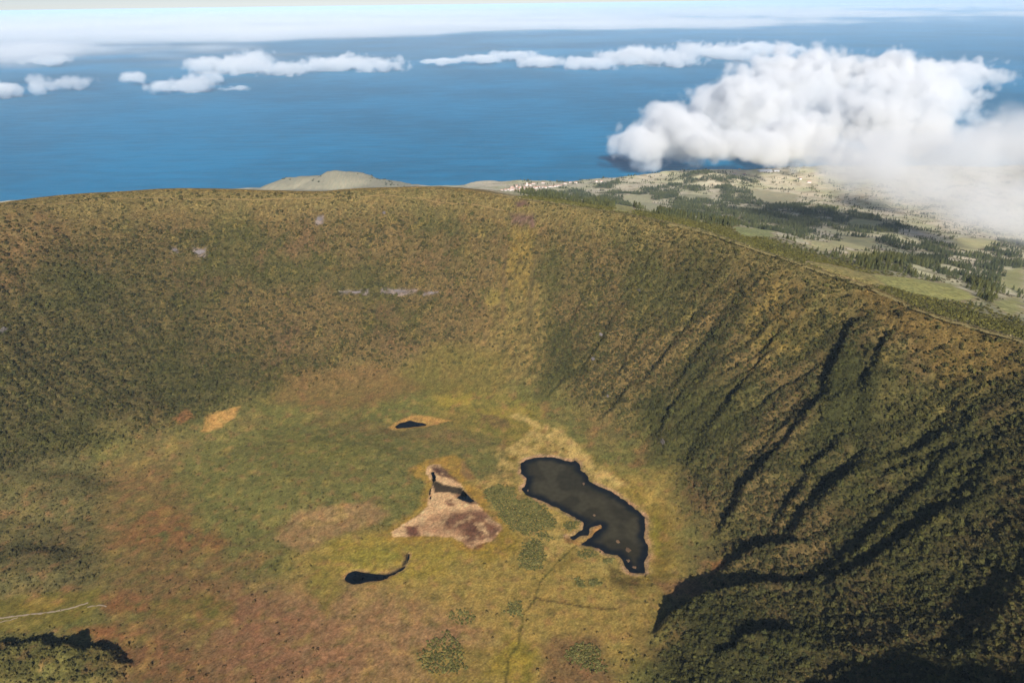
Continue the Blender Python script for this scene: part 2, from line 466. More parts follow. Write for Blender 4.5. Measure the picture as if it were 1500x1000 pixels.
fsel = np.where((TDF < 160) & (TX > -1250) & (TX < 760) & (TY > 440) & (TY < 1750))
FX = TX[fsel]; FY = TY[fsel]
FXW = FX + 9 * fbm(FX, FY, 30, 4, 201); FYW = FY + 9 * fbm(FX, FY, 30, 4, 202)
FXS = FX + 3.2 * fbm(FX, FY, 12, 3, 91); FYS = FY + 3.2 * fbm(FX, FY, 12, 3, 92)
def fpaint(px_poly, col, soft=10.0, amount=1.0, veg=None, tus=None, breakup=0.0, sharp=False, poly=None, grow=0.0):
    P = onfloor(px_poly) if poly is None else poly
    bb = (FX > P[:, 0].min() - 50) & (FX < P[:, 0].max() + 50) & (FY > P[:, 1].min() - 50) & (FY < P[:, 1].max() + 50)
    if not bb.any(): return
    x = (FXS if sharp else FXW)[bb]; y = (FYS if sharp else FYW)[bb]
    d = poly_sdf(P, x, y) - grow
    k = sstep(soft, -soft, d) * amount
    if breakup: k = k * sstep(-breakup, breakup * 0.6, n_sml[fsel][bb] + 0.6 * n_mid[fsel][bb] + 0.12)
    sub = (fsel[0][bb], fsel[1][bb])
    if col is not None:
        c = C[sub]; c += (np.asarray(col, np.float32) - c) * k[:, None]; C[sub] = c
    if veg is not None: VEG[sub] += (veg - VEG[sub]) * k
    if tus is not None: TUS[sub] += (tus - TUS[sub]) * k

MOSS = A(166, 142, 58); OCHRE = A(184, 150, 78); PINK = A(238, 190, 136); LAWN = A(126, 118, 50); DOME = A(122, 118, 62); HEATH = A(164, 124, 86)
RUST = A(158, 104, 60); PALE = A(200, 170, 100); DKBR = A(92, 62, 50)
# broad zones of the floor
fpaint([(430, 760), (640, 790), (760, 690), (980, 690), (1000, 850), (900, 1010), (500, 1010), (420, 880)], A(176, 148, 74), 35, 0.85, 0.02, 0.25)
fpaint([(740, 610), (800, 620), (900, 690), (985, 750), (985, 850), (930, 850), (940, 740), (860, 670), (740, 690)], A(146, 122, 52), 14, 0.8, 0.03, 0.3)
fpaint([(330, 860), (520, 850), (700, 900), (760, 1010), (300, 1010), (290, 930)], HEATH, 40, 0.8, 0.0, 0.2)
fpaint([(800, 935), (880, 925), (900, 1010), (790, 1010)], A(132, 98, 66), 14, 0.8, 0.1, 0.4)
fpaint([(600, 860), (760, 860), (900, 880), (960, 900), (880, 930), (700, 920)], A(176, 146, 76), 20, 0.7, 0.0, 0.2, breakup=0.4)
fpaint([(300, 640), (420, 615), (560, 640), (640, 650), (720, 650), (725, 690), (660, 690), (620, 700), (625, 725), (560, 760), (500, 795), (340, 820), (250, 760), (240, 700)], DOME, 16, 0.85, 0.25, 0.45)
fpaint([(400, 790), (430, 755), (540, 735), (572, 755), (500, 785), (440, 810)], A(170, 132, 88), 9, 0.75, 0.0, 0.2)
fpaint([(480, 790), (580, 780), (700, 800), (640, 850), (520, 850), (480, 830)], A(168, 146, 58), 16, 0.7, 0.0, 0.25)
fpaint([(505, 815), (560, 800), (590, 810), (560, 832), (520, 832)], A(160, 146, 60), 6, 0.8, 0.0, 0.25)
fpaint([(650, 560), (720, 560), (800, 600), (760, 650), (640, 620), (620, 590)], A(140, 126, 58), 20, 0.75, 0.05, 0.3)
fpaint([(635, 580), (690, 575), (690, 592), (650, 597)], A(176, 152, 62), 7, 0.6, 0.0, 0.3)
fpaint([(690, 600), (770, 595), (790, 612), (720, 612)], A(168, 144, 62), 7, 0.55, 0.0, 0.3)
fpaint([(700, 605), (740, 612), (750, 625), (720, 625)], A(120, 90, 62), 5, 0.6, 0.0, 0.3)
fpaint([(295, 632), (305, 608), (330, 600), (352, 596), (342, 612), (320, 628)], A(196, 150, 84), 4, 0.95, 0.0, 0.1)
fpaint([(250, 612), (275, 600), (285, 612), (265, 622)], A(160, 106, 66), 5, 0.7, 0.0, 0.2)
fpaint([(235, 735), (330, 790), (320, 815), (230, 800), (170, 800), (190, 770)], RUST, 16, 0.75, 0.1, 0.4, breakup=0.5)
fpaint([(140, 872), (215, 868), (230, 895), (160, 900)], RUST, 8, 0.8, 0.1, 0.4, breakup=0.5)
fpaint([(90, 918), (200, 915), (240, 945), (180, 950)], RUST, 10, 0.8, 0.1, 0.4, breakup=0.4)
fpaint([(160, 950), (260, 945), (330, 1010), (200, 1010)], A(140, 98, 62), 12, 0.7, 0.15, 0.5, breakup=0.4)
fpaint([(1005, 690), (1040, 720), (1050, 760), (1000, 730)], A(130, 96, 62), 10, 0.6, 0.1, 0.5, breakup=0.5)
fpaint([(1040, 822), (1065, 818), (1060, 832), (1040, 850)], RUST, 4, 0.8, 0.0, 0.3)
fpaint([(960, 850), (1020, 845), (1040, 870), (990, 885)], A(150, 106, 72), 8, 0.7, 0.05, 0.3)
fpaint([(225, 880), (300, 868), (345, 880), (340, 915), (270, 925), (222, 905)], LAWN, 9, 0.9, 0.0, 0.2)
fpaint([(-60, 890), (40, 870), (140, 862), (152, 880), (130, 905), (60, 925), (-60, 935)], A(130, 118, 52), 7, 0.9, 0.0, 0.2)
fpaint([(-60, 650), (120, 655), (160, 700), (130, 790), (150, 840), (120, 862), (40, 868), (-60, 880)], A(106, 98, 60), 18, 0.8, 0.85, 0.8)
fpaint([(-60, 930), (30, 928), (130, 940), (175, 950), (185, 1000), (150, 1010), (-60, 1010)], A(110, 104, 54), 5, 0.9, 0.95, 0.8)
fpaint([(20, 885), (60, 872), (100, 880), (60, 900)], A(158, 128, 56), 6, 0.6, 0.0, 0.2)
fpaint([(460, 810), (505, 860), (480, 900), (450, 870)], A(140, 128, 52), 10, 0.7, 0.0, 0.3)
fpaint([(740, 930), (790, 950), (780, 1000), (700, 1000)], A(160, 140, 46), 9, 0.7, 0.0, 0.2)
fpaint([(600, 950), (720, 945), (720, 1000), (640, 1005)], A(150, 134, 52), 10, 0.55, 0.0, 0.3)
fpaint([(430, 640), (560, 665), (520, 690), (400, 670)], A(134, 128, 60), 14, 0.4)
# moss ring and mudflat
fpaint(None, A(178, 142, 62), 6, 0.9, 0.0, 0.1, poly=P_MUD, grow=13)
fpaint(q7([(130, 350), (250, 275), (380, 250), (450, 270), (470, 330), (540, 400), (600, 520), (560, 560), (420, 380), (330, 295), (240, 330), (200, 380)]), A(182, 142, 62), 5, 0.8, 0.0, 0.1)
fpaint(q7([(430, 280), (460, 275), (480, 340), (520, 395), (480, 400), (430, 350)]), A(140, 108, 74), 4, 0.7, 0.0, 0.2)
fpaint(q7([(640, 640), (760, 700), (760, 760), (700, 800), (560, 860), (500, 770), (600, 730)]), A(160, 132, 48), 8, 0.7, 0.0, 0.1)
fpaint(None, PINK, 1.6, 1.0, 0.0, 0.0, poly=P_MUD, sharp=True)
fpaint(q7([(400, 560), (480, 545), (560, 555), (620, 610), (650, 660), (620, 700), (520, 730), (450, 720), (430, 660), (340, 650), (330, 610)]), DKBR, 9, 0.9, breakup=0.35)
fpaint(q7([(470, 630), (540, 630), (580, 660), (540, 690), (470, 680)]), A(58, 40, 38), 5, 0.95, breakup=0.3)
fpaint(q7([(300, 560), (620, 560), (640, 640), (620, 720), (300, 690), (120, 680)]), A(140, 96, 68), 8, 0.5, breakup=0.45)
fpaint(q7([(250, 300), (330, 310), (430, 410), (400, 400), (300, 350)]), A(84, 58, 48), 4, 0.8, breakup=0.25)
fpaint(q7([(130, 640), (200, 640), (205, 690), (150, 695)]), A(110, 68, 54), 4, 0.9, breakup=0.3)
fpaint(q7([(345, 500), (390, 492), (395, 525), (360, 530)]), A(110, 70, 54), 3, 0.9, breakup=0.4)
fpaint(q7([(440, 700), (520, 745), (560, 735), (500, 775), (470, 760)]), A(120, 74, 54), 4, 0.9, breakup=0.4)
fpaint(q7([(250, 310), (350, 340), (370, 375), (300, 360)]), A(90, 62, 50), 3, 0.9, breakup=0.3)
fpaint(q7([(420, 430), (480, 455), (530, 520), (470, 520), (410, 480)]), A(90, 62, 50), 4, 0.8, breakup=0.4)
# shores of the large pond
fpaint(q7([(630, 220), (700, 200), (770, 150), (830, 100), (750, 50), (690, 30), (760, 10), (830, 60), (930, 70), (1010, 130), (1100, 220), (1200, 300), (1360, 420),
           (1250, 420), (1150, 380), (1080, 270), (900, 235), (760, 280), (720, 340), (640, 340)]), PALE, 7, 0.9, 0.0, 0.15, breakup=0.45)
fpaint(q7([(480, 390), (560, 365), (720, 350), (780, 380), (740, 420), (640, 410), (540, 440)]), A(190, 158, 88), 6, 0.8, 0.0, 0.2, breakup=0.5)
fpaint(q7([(900, 520), (1000, 570), (960, 640), (1000, 690), (1060, 720), (980, 800), (900, 820), (860, 670), (950, 640)]), A(194, 164, 90), 6, 0.8, 0.0, 0.2, breakup=0.5)
fpaint(q7([(870, 210), (930, 170), (980, 200), (960, 240), (890, 240)]), A(110, 82, 40), 5, 0.6, breakup=0.4)
fpaint(q7([(1450, 600), (1500, 560), (1560, 700), (1540, 800), (1480, 780)]), A(150, 136, 50), 6, 0.8, 0.0, 0.2, breakup=0.5)
fpaint(q7([(1140, 830), (1240, 800), (1310, 840), (1250, 900), (1120, 900)]), A(184, 160, 86), 6, 0.7, 0.0, 0.2, breakup=0.5)
fpaint(q7([(1250, 850), (1330, 870), (1420, 930), (1380, 1010), (1260, 960)]), A(92, 78, 38), 6, 0.8, 0.05, 0.2, breakup=0.4)
fpaint(q8([(940, 480), (1030, 420), (1060, 440), (960, 510)]), A(120, 100, 44), 5, 0.7, breakup=0.4)
fpaint(None, A(190, 158, 92), 5, 0.8, 0.0, 0.1, poly=P_POND, grow=9, breakup=0.8)
fpaint(None, A(190, 150, 112), 2.0, 0.95, 0.0, 0.0, poly=P_POND, grow=5.5, sharp=True, breakup=0.6)
fpaint(None, A(176, 140, 92), 1.6, 0.9, 0.0, 0.0, poly=P_TAIL, grow=2.0, sharp=True, breakup=0.5)
fpaint(q7([(35, 95), (70, 62), (150, 33), (220, 26), (300, 38), (380, 58), (320, 72), (250, 88), (130, 100), (60, 103)]), A(200, 152, 82), 3.0, 0.95, 0.0, 0.05)
fpaint(q7([(1000, 700), (1060, 708), (1120, 700), (1150, 655), (1200, 625), (1215, 640), (1160, 680), (1150, 705), (1090, 745), (1000, 730)]), A(168, 126, 70), 2, 0.9, 0.0, 0.0, sharp=True)
for P, _d in WATERS:
    fpaint(None, A(52, 46, 34), 1.8, 0.95, 0.0, 0.0, poly=P, sharp=True, grow=-1.5)
fpaint([(180, 820), (340, 830), (440, 900), (420, 1010), (150, 1010), (160, 930)], A(134, 94, 62), 40, 0.55, breakup=0.8)
fpaint([(160, 680), (250, 690), (320, 800), (230, 850), (150, 800)], A(134, 98, 62), 30, 0.55, breakup=0.8)
fpaint([(350, 880), (480, 890), (560, 960), (520, 1010), (340, 1010)], A(150, 104, 74), 30, 0.5, breakup=0.8)
# mottling of the bog and the brighter, drier plants of the open floor
flm = fl * (TDC < 0) * sstep(FLOOR_Z - 0.6, FLOOR_Z - 0.1, TZ)
open_ = flm * (1 - VEG)
m1 = fbm(TX, TY, 34, 4, 801); m2 = fbm(TX, TY, 22, 4, 811); m3 = fbm(TX, TY, 16, 3, 821)
ismud = poly_sdf(P_MUD, TX, TY) > 2
mixc(C, A(188, 160, 84), 0.42 * sstep(0.05, 0.45, m1) * open_ * ismud)
mixc(C, A(168, 118, 78), 0.40 * sstep(0.08, 0.45, m2) * flm * ismud)
mixc(C, A(104, 98, 46), 0.42 * sstep(0.10, 0.45, m3) * flm * ismud)
C *= (1 + 0.34 * flm)[..., None]
# trodden lines
def fline(px_pts, w, col, amount=0.8, veg=None):
    P = onfloor(px_pts)
    bb = (FX > P[:, 0].min() - 20) & (FX < P[:, 0].max() + 20) & (FY > P[:, 1].min() - 20) & (FY < P[:, 1].max() + 20)
    d, _, _ = line_dist(P, FXS[bb], FYS[bb])
    k = sstep(w, w * 0.3, d) * amount
    sub = (fsel[0][bb], fsel[1][bb]); c = C[sub]; c += (np.asarray(col, np.float32) - c) * k[:, None]; C[sub] = c
    if veg is not None: VEG[sub] += (veg - VEG[sub]) * k; TUS[sub] += (0 - TUS[sub]) * k
fline(q8([(1030, 395), (940, 480), (870, 560), (850, 640), (800, 690), (780, 820), (730, 900), (720, 1000)]), 2.6, A(96, 92, 40), 0.7)
fline(q8([(850, 630), (950, 645), (1060, 665), (1160, 675), (1230, 668)]), 3.0, A(92, 70, 40), 0.7)
fline(q8([(700, 420), (740, 400), (770, 380)]), 2.5, A(110, 96, 46), 0.5)
fline([(250, 765), (300, 790), (360, 800), (420, 770), (480, 740)], 5, A(128, 96, 64), 0.4)

# wall features (painted where the ground itself differs)
def wpaint(px_poly, col, soft=10.0, amount=1.0, veg=None, tus=None, breakup=0.0):
    P = hits(px_poly)[:, :2]
    bb = np.where((TX > P[:, 0].min() - 60) & (TX < P[:, 0].max() + 60) & (TY > P[:, 1].min() - 60) & (TY < P[:, 1].max() + 60))
    x = TX[bb] + 10 * n_mid[bb]; y = TY[bb] + 10 * n_sml[bb]
    k = sstep(soft, -soft, poly_sdf(P, x, y)) * amount
    if breakup: k = k * sstep(-breakup, breakup * 0.6, n_sml[bb] + 0.6 * n_mid[bb] + 0.1)
    if col is not None:
        c = C[bb]; c += (np.asarray(col, np.float32) - c) * k[:, None]; C[bb] = c
    if veg is not None: VEG[bb] += (veg - VEG[bb]) * k
    if tus is not None: TUS[bb] += (tus - TUS[bb]) * k
wpaint([(742, 330), (788, 330), (786, 400), (792, 470), (790, 530), (740, 560), (680, 530), (690, 480), (715, 440), (732, 390)], A(132, 112, 62), 22, 0.75, 0.08, 0.5, breakup=0.9)
wpaint([(735, 420), (800, 420), (800, 540), (740, 575), (660, 560), (690, 480)], A(152, 130, 74), 24, 0.8, 0.05, 0.5, breakup=1.5)
wpaint([(752, 335), (780, 335), (782, 390), (770, 430), (745, 420), (742, 370)], A(150, 126, 62), 14, 0.7, 0.04, 0.4, breakup=0.9)
wpaint([(715, 425), (745, 425), (742, 447), (712, 445)], A(152, 136, 66), 8, 0.6, 0.0, 0.4, breakup=0.6)
wpaint([(690, 440), (712, 435), (720, 480), (715, 505), (688, 500)], A(136, 108, 68), 12, 0.6, 0.0, 0.4, breakup=0.8)
wpaint([(746, 315), (782, 313), (784, 331), (750, 329)], A(116, 88, 78), 6, 0.95, 0.0, 0.2, breakup=1.2)
wpaint([(754, 297), (768, 293), (780, 302), (756, 303)], A(108, 80, 70), 4, 0.95, 0.0, 0.2, breakup=1.2)
wpaint([(733, 440), (738, 360), (744, 360), (741, 450), (730, 480)], A(120, 98, 62), 5, 0.7, 0.0, 0.3)
wpaint([(772, 440), (780, 380), (785, 380), (779, 470), (770, 500)], A(110, 96, 60), 5, 0.6, 0.0, 0.3)
wpaint([(0, 310), (70, 305), (100, 330), (60, 380), (30, 430), (-40, 440)], A(146, 112, 74), 26, 0.5, 0.2, 0.6, breakup=0.8)
wpaint([(640, 500), (740, 520), (740, 570), (640, 580), (560, 560)], A(132, 118, 58), 20, 0.7, 0.02, 0.4)
wpaint([(420, 545), (560, 530), (620, 570), (520, 600), (400, 590)], A(146, 112, 68), 20, 0.6, 0.03, 0.4)
for a, b, w, h in ((520, 428, 22, 3), (585, 427, 26, 4), (630, 429, 12, 3), (293, 371, 10, 6), (468, 322, 6, 7), (255, 368, 6, 4)):
    wpaint([(a - w, b - h), (a + w, b - h), (a + w, b + h), (a - w, b + h)], A(150, 136, 132), 3, 0.75, 0.0, 0.1, breakup=0.5)
for a, b, w in ((238, 425, 3), (685, 340, 4), (240, 480, 3)):
    wpaint([(a - w, b - 40), (a + w, b - 40), (a + w, b + 50), (a - w, b + 50)], A(150, 126, 66), 6, 0.25, 0.1, 0.6)
wpaint([(1290, 410), (1490, 500), (1490, 560), (1380, 560), (1250, 440)], A(150, 118, 60), 20, 0.5, 0.1, 0.8)
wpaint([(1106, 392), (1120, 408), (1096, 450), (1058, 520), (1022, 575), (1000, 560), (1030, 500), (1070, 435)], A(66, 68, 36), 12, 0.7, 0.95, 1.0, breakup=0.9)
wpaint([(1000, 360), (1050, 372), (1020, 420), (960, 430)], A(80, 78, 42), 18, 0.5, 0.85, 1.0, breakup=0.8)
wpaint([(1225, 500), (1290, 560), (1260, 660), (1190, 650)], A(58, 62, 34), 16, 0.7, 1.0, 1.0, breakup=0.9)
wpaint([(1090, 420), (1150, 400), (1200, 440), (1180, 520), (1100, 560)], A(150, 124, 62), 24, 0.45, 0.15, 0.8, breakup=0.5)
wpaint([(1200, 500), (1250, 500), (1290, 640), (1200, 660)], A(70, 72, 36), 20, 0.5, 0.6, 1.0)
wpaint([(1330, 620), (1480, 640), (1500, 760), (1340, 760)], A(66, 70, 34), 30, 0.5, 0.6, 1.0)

# outer country: pastures, scrub and woods
ocol = np.zeros_like(C)
oy = np.hypot(TX, TY)
pale = A(240, 224, 190, 1.75); pgreen = A(220, 212, 166, 1.75); scrub = A(112, 106, 58, 2.0); rough = A(168, 148, 108, 2.0)  # pasture tones lightened, haze over the far land put into the colour
n_f = fbm(TX, TY, 260, 4, 301); n_g = fbm(TX, TY, 90, 3, 311)
ocol[:] = pale
mixc(ocol, pgreen, sstep(-0.2, 0.3, n_f))
mixc(ocol, rough, 0.6 * sstep(0.1, 0.4, n_g + 0.4 * n_sml))
mixc(ocol, scrub, sstep(520, 60, TDC) * 0.85 * sstep(1.25, 0.95, th))
mixc(ocol, A(168, 140, 76), sstep(300, 60, TDC) * sstep(0.95, 1.25, th))
FOREST = np.zeros(TX.shape, np.float32)
FIELD = np.zeros(TX.shape, np.float32)
osel = np.where((TDC > 5) & (TX > -2600) & (TY > 700) & (TZ > 5))
OX = TX[osel]; OY = TY[osel]
OXW = OX + 22 * fbm(OX, OY, 70, 3, 321); OYW = OY + 22 * fbm(OX, OY, 70, 3, 322)
def omask(px_poly, soft):
    P = hits(px_poly)[:, :2]
    out = np.zeros(OX.shape)
    bb = (OX > P[:, 0].min() - 120) & (OX < P[:, 0].max() + 120) & (OY > P[:, 1].min() - 120) & (OY < P[:, 1].max() + 120)
    if bb.any(): out[bb] = sstep(soft, -soft, poly_sdf(P, OXW[bb], OYW[bb]))
    return out
forest_px = [
    [(756, 292), (770, 284), (800, 279), (842, 278), (860, 282), (905, 281), (905, 296), (870, 296), (840, 304), (800, 296)],
    [(835, 302), (900, 301), (960, 312), (1000, 318), (1030, 322), (1030, 336), (980, 326), (920, 314), (860, 306)],
    [(866, 278), (884, 268), (905, 264), (905, 272), (880, 280)],
    [(900, 282), (940, 276), (990, 272), (1000, 290), (960, 294), (950, 290), (900, 290)],
    [(968, 268), (1000, 266), (1090, 270), (1075, 278), (1010, 280), (975, 282)],
    [(1010, 258), (1030, 254), (1055, 258), (1050, 264), (1010, 264)],
    [(970, 262), (1080, 262), (1120, 266), (1090, 270), (980, 266)],
    [(900, 288), (960, 306), (1000, 312), (1060, 316), (1090, 322), (1080, 334), (1030, 332), (960, 312), (900, 300)],
    [(980, 293), (1060, 292), (1062, 304), (1040, 316), (990, 310)],
    [(1050, 277), (1092, 276), (1110, 292), (1130, 300), (1120, 310), (1090, 300), (1070, 300)],
    [(1040, 312), (1070, 304), (1120, 308), (1190, 315), (1200, 335), (1170, 345), (1090, 332)],
    [(1120, 300), (1150, 296), (1200, 300), (1250, 310), (1290, 320), (1260, 334), (1200, 322), (1130, 312)],
    [(1250, 316), (1310, 324), (1330, 334), (1300, 345), (1240, 340)],
    [(1200, 330), (1260, 345), (1320, 352), (1400, 358), (1395, 372), (1330, 366), (1240, 344)],
    [(1100, 350), (1200, 372), (1260, 376), (1330, 374), (1400, 368), (1500, 380), (1500, 395), (1462, 400), (1460, 425), (1480, 440), (1440, 445), (1425, 420),
     (1390, 404), (1330, 400), (1270, 394), (1180, 380), (1120, 368)],
    [(1425, 350), (1500, 358), (1500, 376), (1430, 372)],
    [(1255, 428), (1300, 425), (1350, 437), (1430, 445), (1500, 470), (1500, 490), (1420, 470), (1340, 448)],
]
field_px = [
    ([(1272, 402), (1330, 405), (1390, 411), (1418, 425), (1424, 437), (1385, 438), (1345, 432), (1300, 418)], A(184, 178, 104, 1.65)),
    ([(1180, 383), (1230, 390), (1275, 402), (1300, 420), (1270, 418), (1215, 400)], A(176, 160, 96, 1.65)),
    ([(1170, 356), (1235, 344), (1285, 350), (1275, 366), (1200, 366)], A(204, 194, 140, 1.65)),
    ([(1072, 334), (1130, 337), (1134, 348), (1090, 346)], A(168, 170, 108, 1.65)),
    ([(1225, 372), (1300, 365), (1338, 371), (1270, 377)], A(180, 172, 112, 1.65)),
    ([(1398, 352), (1440, 349), (1462, 357), (1425, 367), (1396, 362)], A(204, 194, 140, 1.65)),
    ([(1465, 398), (1500, 394), (1500, 430), (1465, 416)], A(172, 168, 108, 1.65)),
    ([(1450, 442), (1500, 428), (1500, 458), (1478, 460)], A(170, 166, 104, 1.65)),
    ([(912, 287), (950, 284), (962, 300), (985, 308), (950, 312), (925, 302)], A(204, 196, 150, 1.65)),
    ([(900, 300), (930, 304), (928, 312), (900, 308)], A(186, 176, 110, 1.65)),
    ([(1036, 304), (1056, 303), (1054, 312), (1038, 312)], A(180, 176, 120, 1.65)),
    ([(1020, 322), (1086, 319), (1088, 326), (1030, 327)], A(184, 174, 118, 1.65)),
    ([(1072, 302), (1118, 300), (1118, 309), (1076, 307)], A(182, 174, 126, 1.65)),
    ([(1092, 278), (1170, 284), (1165, 298), (1120, 296)], A(188, 178, 140, 1.65)),
    ([(1245, 322), (1290, 326), (1286, 334), (1240, 331)], A(160, 160, 112, 1.65)),
    ([(1040, 285), (1000, 284), (990, 292), (1040, 292)], A(184, 178, 136, 1.65)),
]
fo = np.zeros(OX.shape)
for p in forest_px: fo = np.maximum(fo, omask(p, 14))
fi = np.zeros(OX.shape); fc = ocol[osel]
for p, c in field_px:
    k = omask(p, 9); fi = np.maximum(fi, k)
    fc += (c - fc) * (k * 0.95)[:, None]
# pale bracken along the edges of the pastures
edge = np.exp(-((fi - 0.35) / 0.22) ** 2) * (fi > 0.02)
fc += (A(190, 158, 122, 2.0) - fc) * (edge * 0.7)[:, None]
fo = fo * (1 - sstep(0.1, 0.5, fi)) * sstep(-0.26, 0.02, fbm(OX, OY, 150, 4, 331) - 0.08)
fc += (A(112, 106, 66, 2.0) - fc) * (fo * 0.8)[:, None]
FOREST[osel] = fo; FIELD[osel] = fi
ocol[osel] = fc
# sea cliffs of dark rock
cs = np.gradient(TZ, ys, xs)
steep = np.hypot(cs[0], cs[1])
mixc(ocol, A(120, 112, 104, 2.0), sstep(0.55, 0.9, steep) * (TDC > 400))
cz = np.hypot(TX - cone_c[0], TY - cone_c[1])
mixc(ocol, A(190, 182, 152, 2.0), sstep(720, 520, cz))
k = sstep(-4, 26, TDC + 10 * n_sml)[..., None]
C += (ocol - C) * k
farq = (1 - 0.75 * sstep(150, 900, TDC))[..., None]
C *= (1 + farq * (0.30 * n_sml[..., None] + (0.70 - 0.42 * fl[..., None]) * n_fin[..., None] + 0.14 * rng.standard_normal(TX.shape)[..., None])).clip(0.4, 1.8)
C[..., 0] *= 1 + 0.14 * n_fi2 + 0.10 * n_sml
C[..., 1] *= 1 + 0.04 * n_fi2
C = np.clip(C, 0.004, 0.6)

# ------------------------------------------------------------------ materials
def new_mat(name):
    mt = bpy.data.materials.new(name); mt.use_nodes = True
    nt = mt.node_tree; nt.nodes.clear()
    out = nt.nodes.new('ShaderNodeOutputMaterial')
    return mt, nt, out

def mat_ground(name):
    mt, nt, out = new_mat(name)
    N = nt.nodes.new; Lk = nt.links.new
    bs = N('ShaderNodeBsdfPrincipled'); bs.inputs['Roughness'].default_value = 0.95; bs.inputs['Specular IOR Level'].default_value = 0.1
    at = N('ShaderNodeAttribute'); at.attribute_name = 'ground_colour'
    geo = N('ShaderNodeNewGeometry')
    n1 = N('ShaderNodeTexNoise'); n1.inputs['Scale'].default_value = 0.35; n1.inputs['Detail'].default_value = 5; n1.inputs['Roughness'].default_value = 0.65
    Lk(geo.outputs['Position'], n1.inputs['Vector'])
    mr = N('ShaderNodeMapRange'); mr.inputs['From Min'].default_value = 0.3; mr.inputs['From Max'].default_value = 0.7
    mr.inputs['To Min'].default_value = 0.62; mr.inputs['To Max'].default_value = 1.4
    Lk(n1.outputs['Fac'], mr.inputs['Value'])
    mx = N('ShaderNodeVectorMath'); mx.operation = 'SCALE'
    Lk(at.outputs['Color'], mx.inputs[0]); Lk(mr.outputs[0], mx.inputs['Scale'])
    Lk(mx.outputs[0], bs.inputs['Base Color'])
    bp = N('ShaderNodeBump'); bp.inputs['Distance'].default_value = 1.1; bp.inputs['Strength'].default_value = 0.7
    Lk(n1.outputs['Fac'], bp.inputs['Height']); Lk(bp.outputs[0], bs.inputs['Normal'])
    Lk(bs.outputs[0], out.inputs['Surface'])
    return mt

def mat_plain(name, col, rough=0.8, spec=0.3, vary=0.0, attr=None):
    mt, nt, out = new_mat(name)
    N = nt.nodes.new; Lk = nt.links.new
    bs = N('ShaderNodeBsdfPrincipled'); bs.inputs['Roughness'].default_value = rough; bs.inputs['Specular IOR Level'].default_value = spec
    if attr:
        at = N('ShaderNodeAttribute'); at.attribute_type = 'INSTANCER'; at.attribute_name = attr
        src = at.outputs['Color']
    else:
        rgb = N('ShaderNodeRGB'); rgb.outputs[0].default_value = (*col, 1); src = rgb.outputs[0]
    geo = N('ShaderNodeNewGeometry')
    n1 = N('ShaderNodeTexNoise'); n1.inputs['Scale'].default_value = 0.8; n1.inputs['Detail'].default_value = 3
    Lk(geo.outputs['Position'], n1.inputs['Vector'])
    mr = N('ShaderNodeMapRange'); mr.inputs['To Min'].default_value = 1 - vary * 1.6; mr.inputs['To Max'].default_value = 1 + vary * 1.6
    Lk(n1.outputs['Fac'], mr.inputs['Value'])
    last = mr.outputs[0]
    if vary and not attr:
        oi = N('ShaderNodeObjectInfo')
        m2 = N('ShaderNodeMapRange'); m2.inputs['To Min'].default_value = 1 - vary; m2.inputs['To Max'].default_value = 1 + vary
        Lk(oi.outputs['Random'], m2.inputs['Value'])
        mu = N('ShaderNodeMath'); mu.operation = 'MULTIPLY'; Lk(last, mu.inputs[0]); Lk(m2.outputs[0], mu.inputs[1]); last = mu.outputs[0]
    mx = N('ShaderNodeVectorMath'); mx.operation = 'SCALE'
    Lk(src, mx.inputs[0]); Lk(last, mx.inputs['Scale'])
    Lk(mx.outputs[0], bs.inputs['Base Color'])
    Lk(bs.outputs[0], out.inputs['Surface'])
    return mt

def mesh_obj(name, verts, faces, mat, parent=None, smooth=False):
    me = bpy.data.meshes.new(name)
    me.from_pydata([tuple(v) for v in verts], [], faces)
    me.materials.append(mat)
    if smooth: me.shade_smooth()
    o = bpy.data.objects.new(name, me); COL.objects.link(o)
    if parent is not None: o.parent = parent
    return o

def tag(o, label=None, cat=None, group=None, kind=None):
    if label: o['label'] = label
    if cat: o['category'] = cat
    if group: o['group'] = group
    if kind: o['kind'] = kind
    return o

M_GROUND = mat_ground('ground')

# ------------------------------------------------------------------ terrain meshes
def grid_mesh(name, fmask, label):
    jj, ii = np.where(fmask)
    v00 = jj * NX + ii
    quads = np.stack([v00, v00 + 1, v00 + NX + 1, v00 + NX], 1)
    used = np.unique(quads)
    remap = np.full(NX * NY, -1, np.int64); remap[used] = np.arange(len(used))
    q = remap[quads].astype(np.int32)
    co = np.stack([TX.ravel()[used], TY.ravel()[used], TZ.ravel()[used]], 1).astype(np.float32)
    me = bpy.data.meshes.new(name)
    me.vertices.add(len(used)); me.vertices.foreach_set('co', co.ravel())
    me.loops.add(q.size); me.loops.foreach_set('vertex_index', q.ravel())
    me.polygons.add(len(q)); me.polygons.foreach_set('loop_start', np.arange(0, q.size, 4, dtype=np.int32))
    me.update(calc_edges=True)
    ca = me.attributes.new('ground_colour', 'FLOAT_COLOR', 'POINT')
    cc = np.ones((len(used), 4), np.float32); cc[:, :3] = C.reshape(-1, 3)[used]
    ca.data.foreach_set('color', cc.ravel())
    me.shade_smooth()
    me.materials.append(M_GROUND)
    o = bpy.data.objects.new(name, me); COL.objects.link(o)
    tag(o, label, None, None, 'structure')
    return o

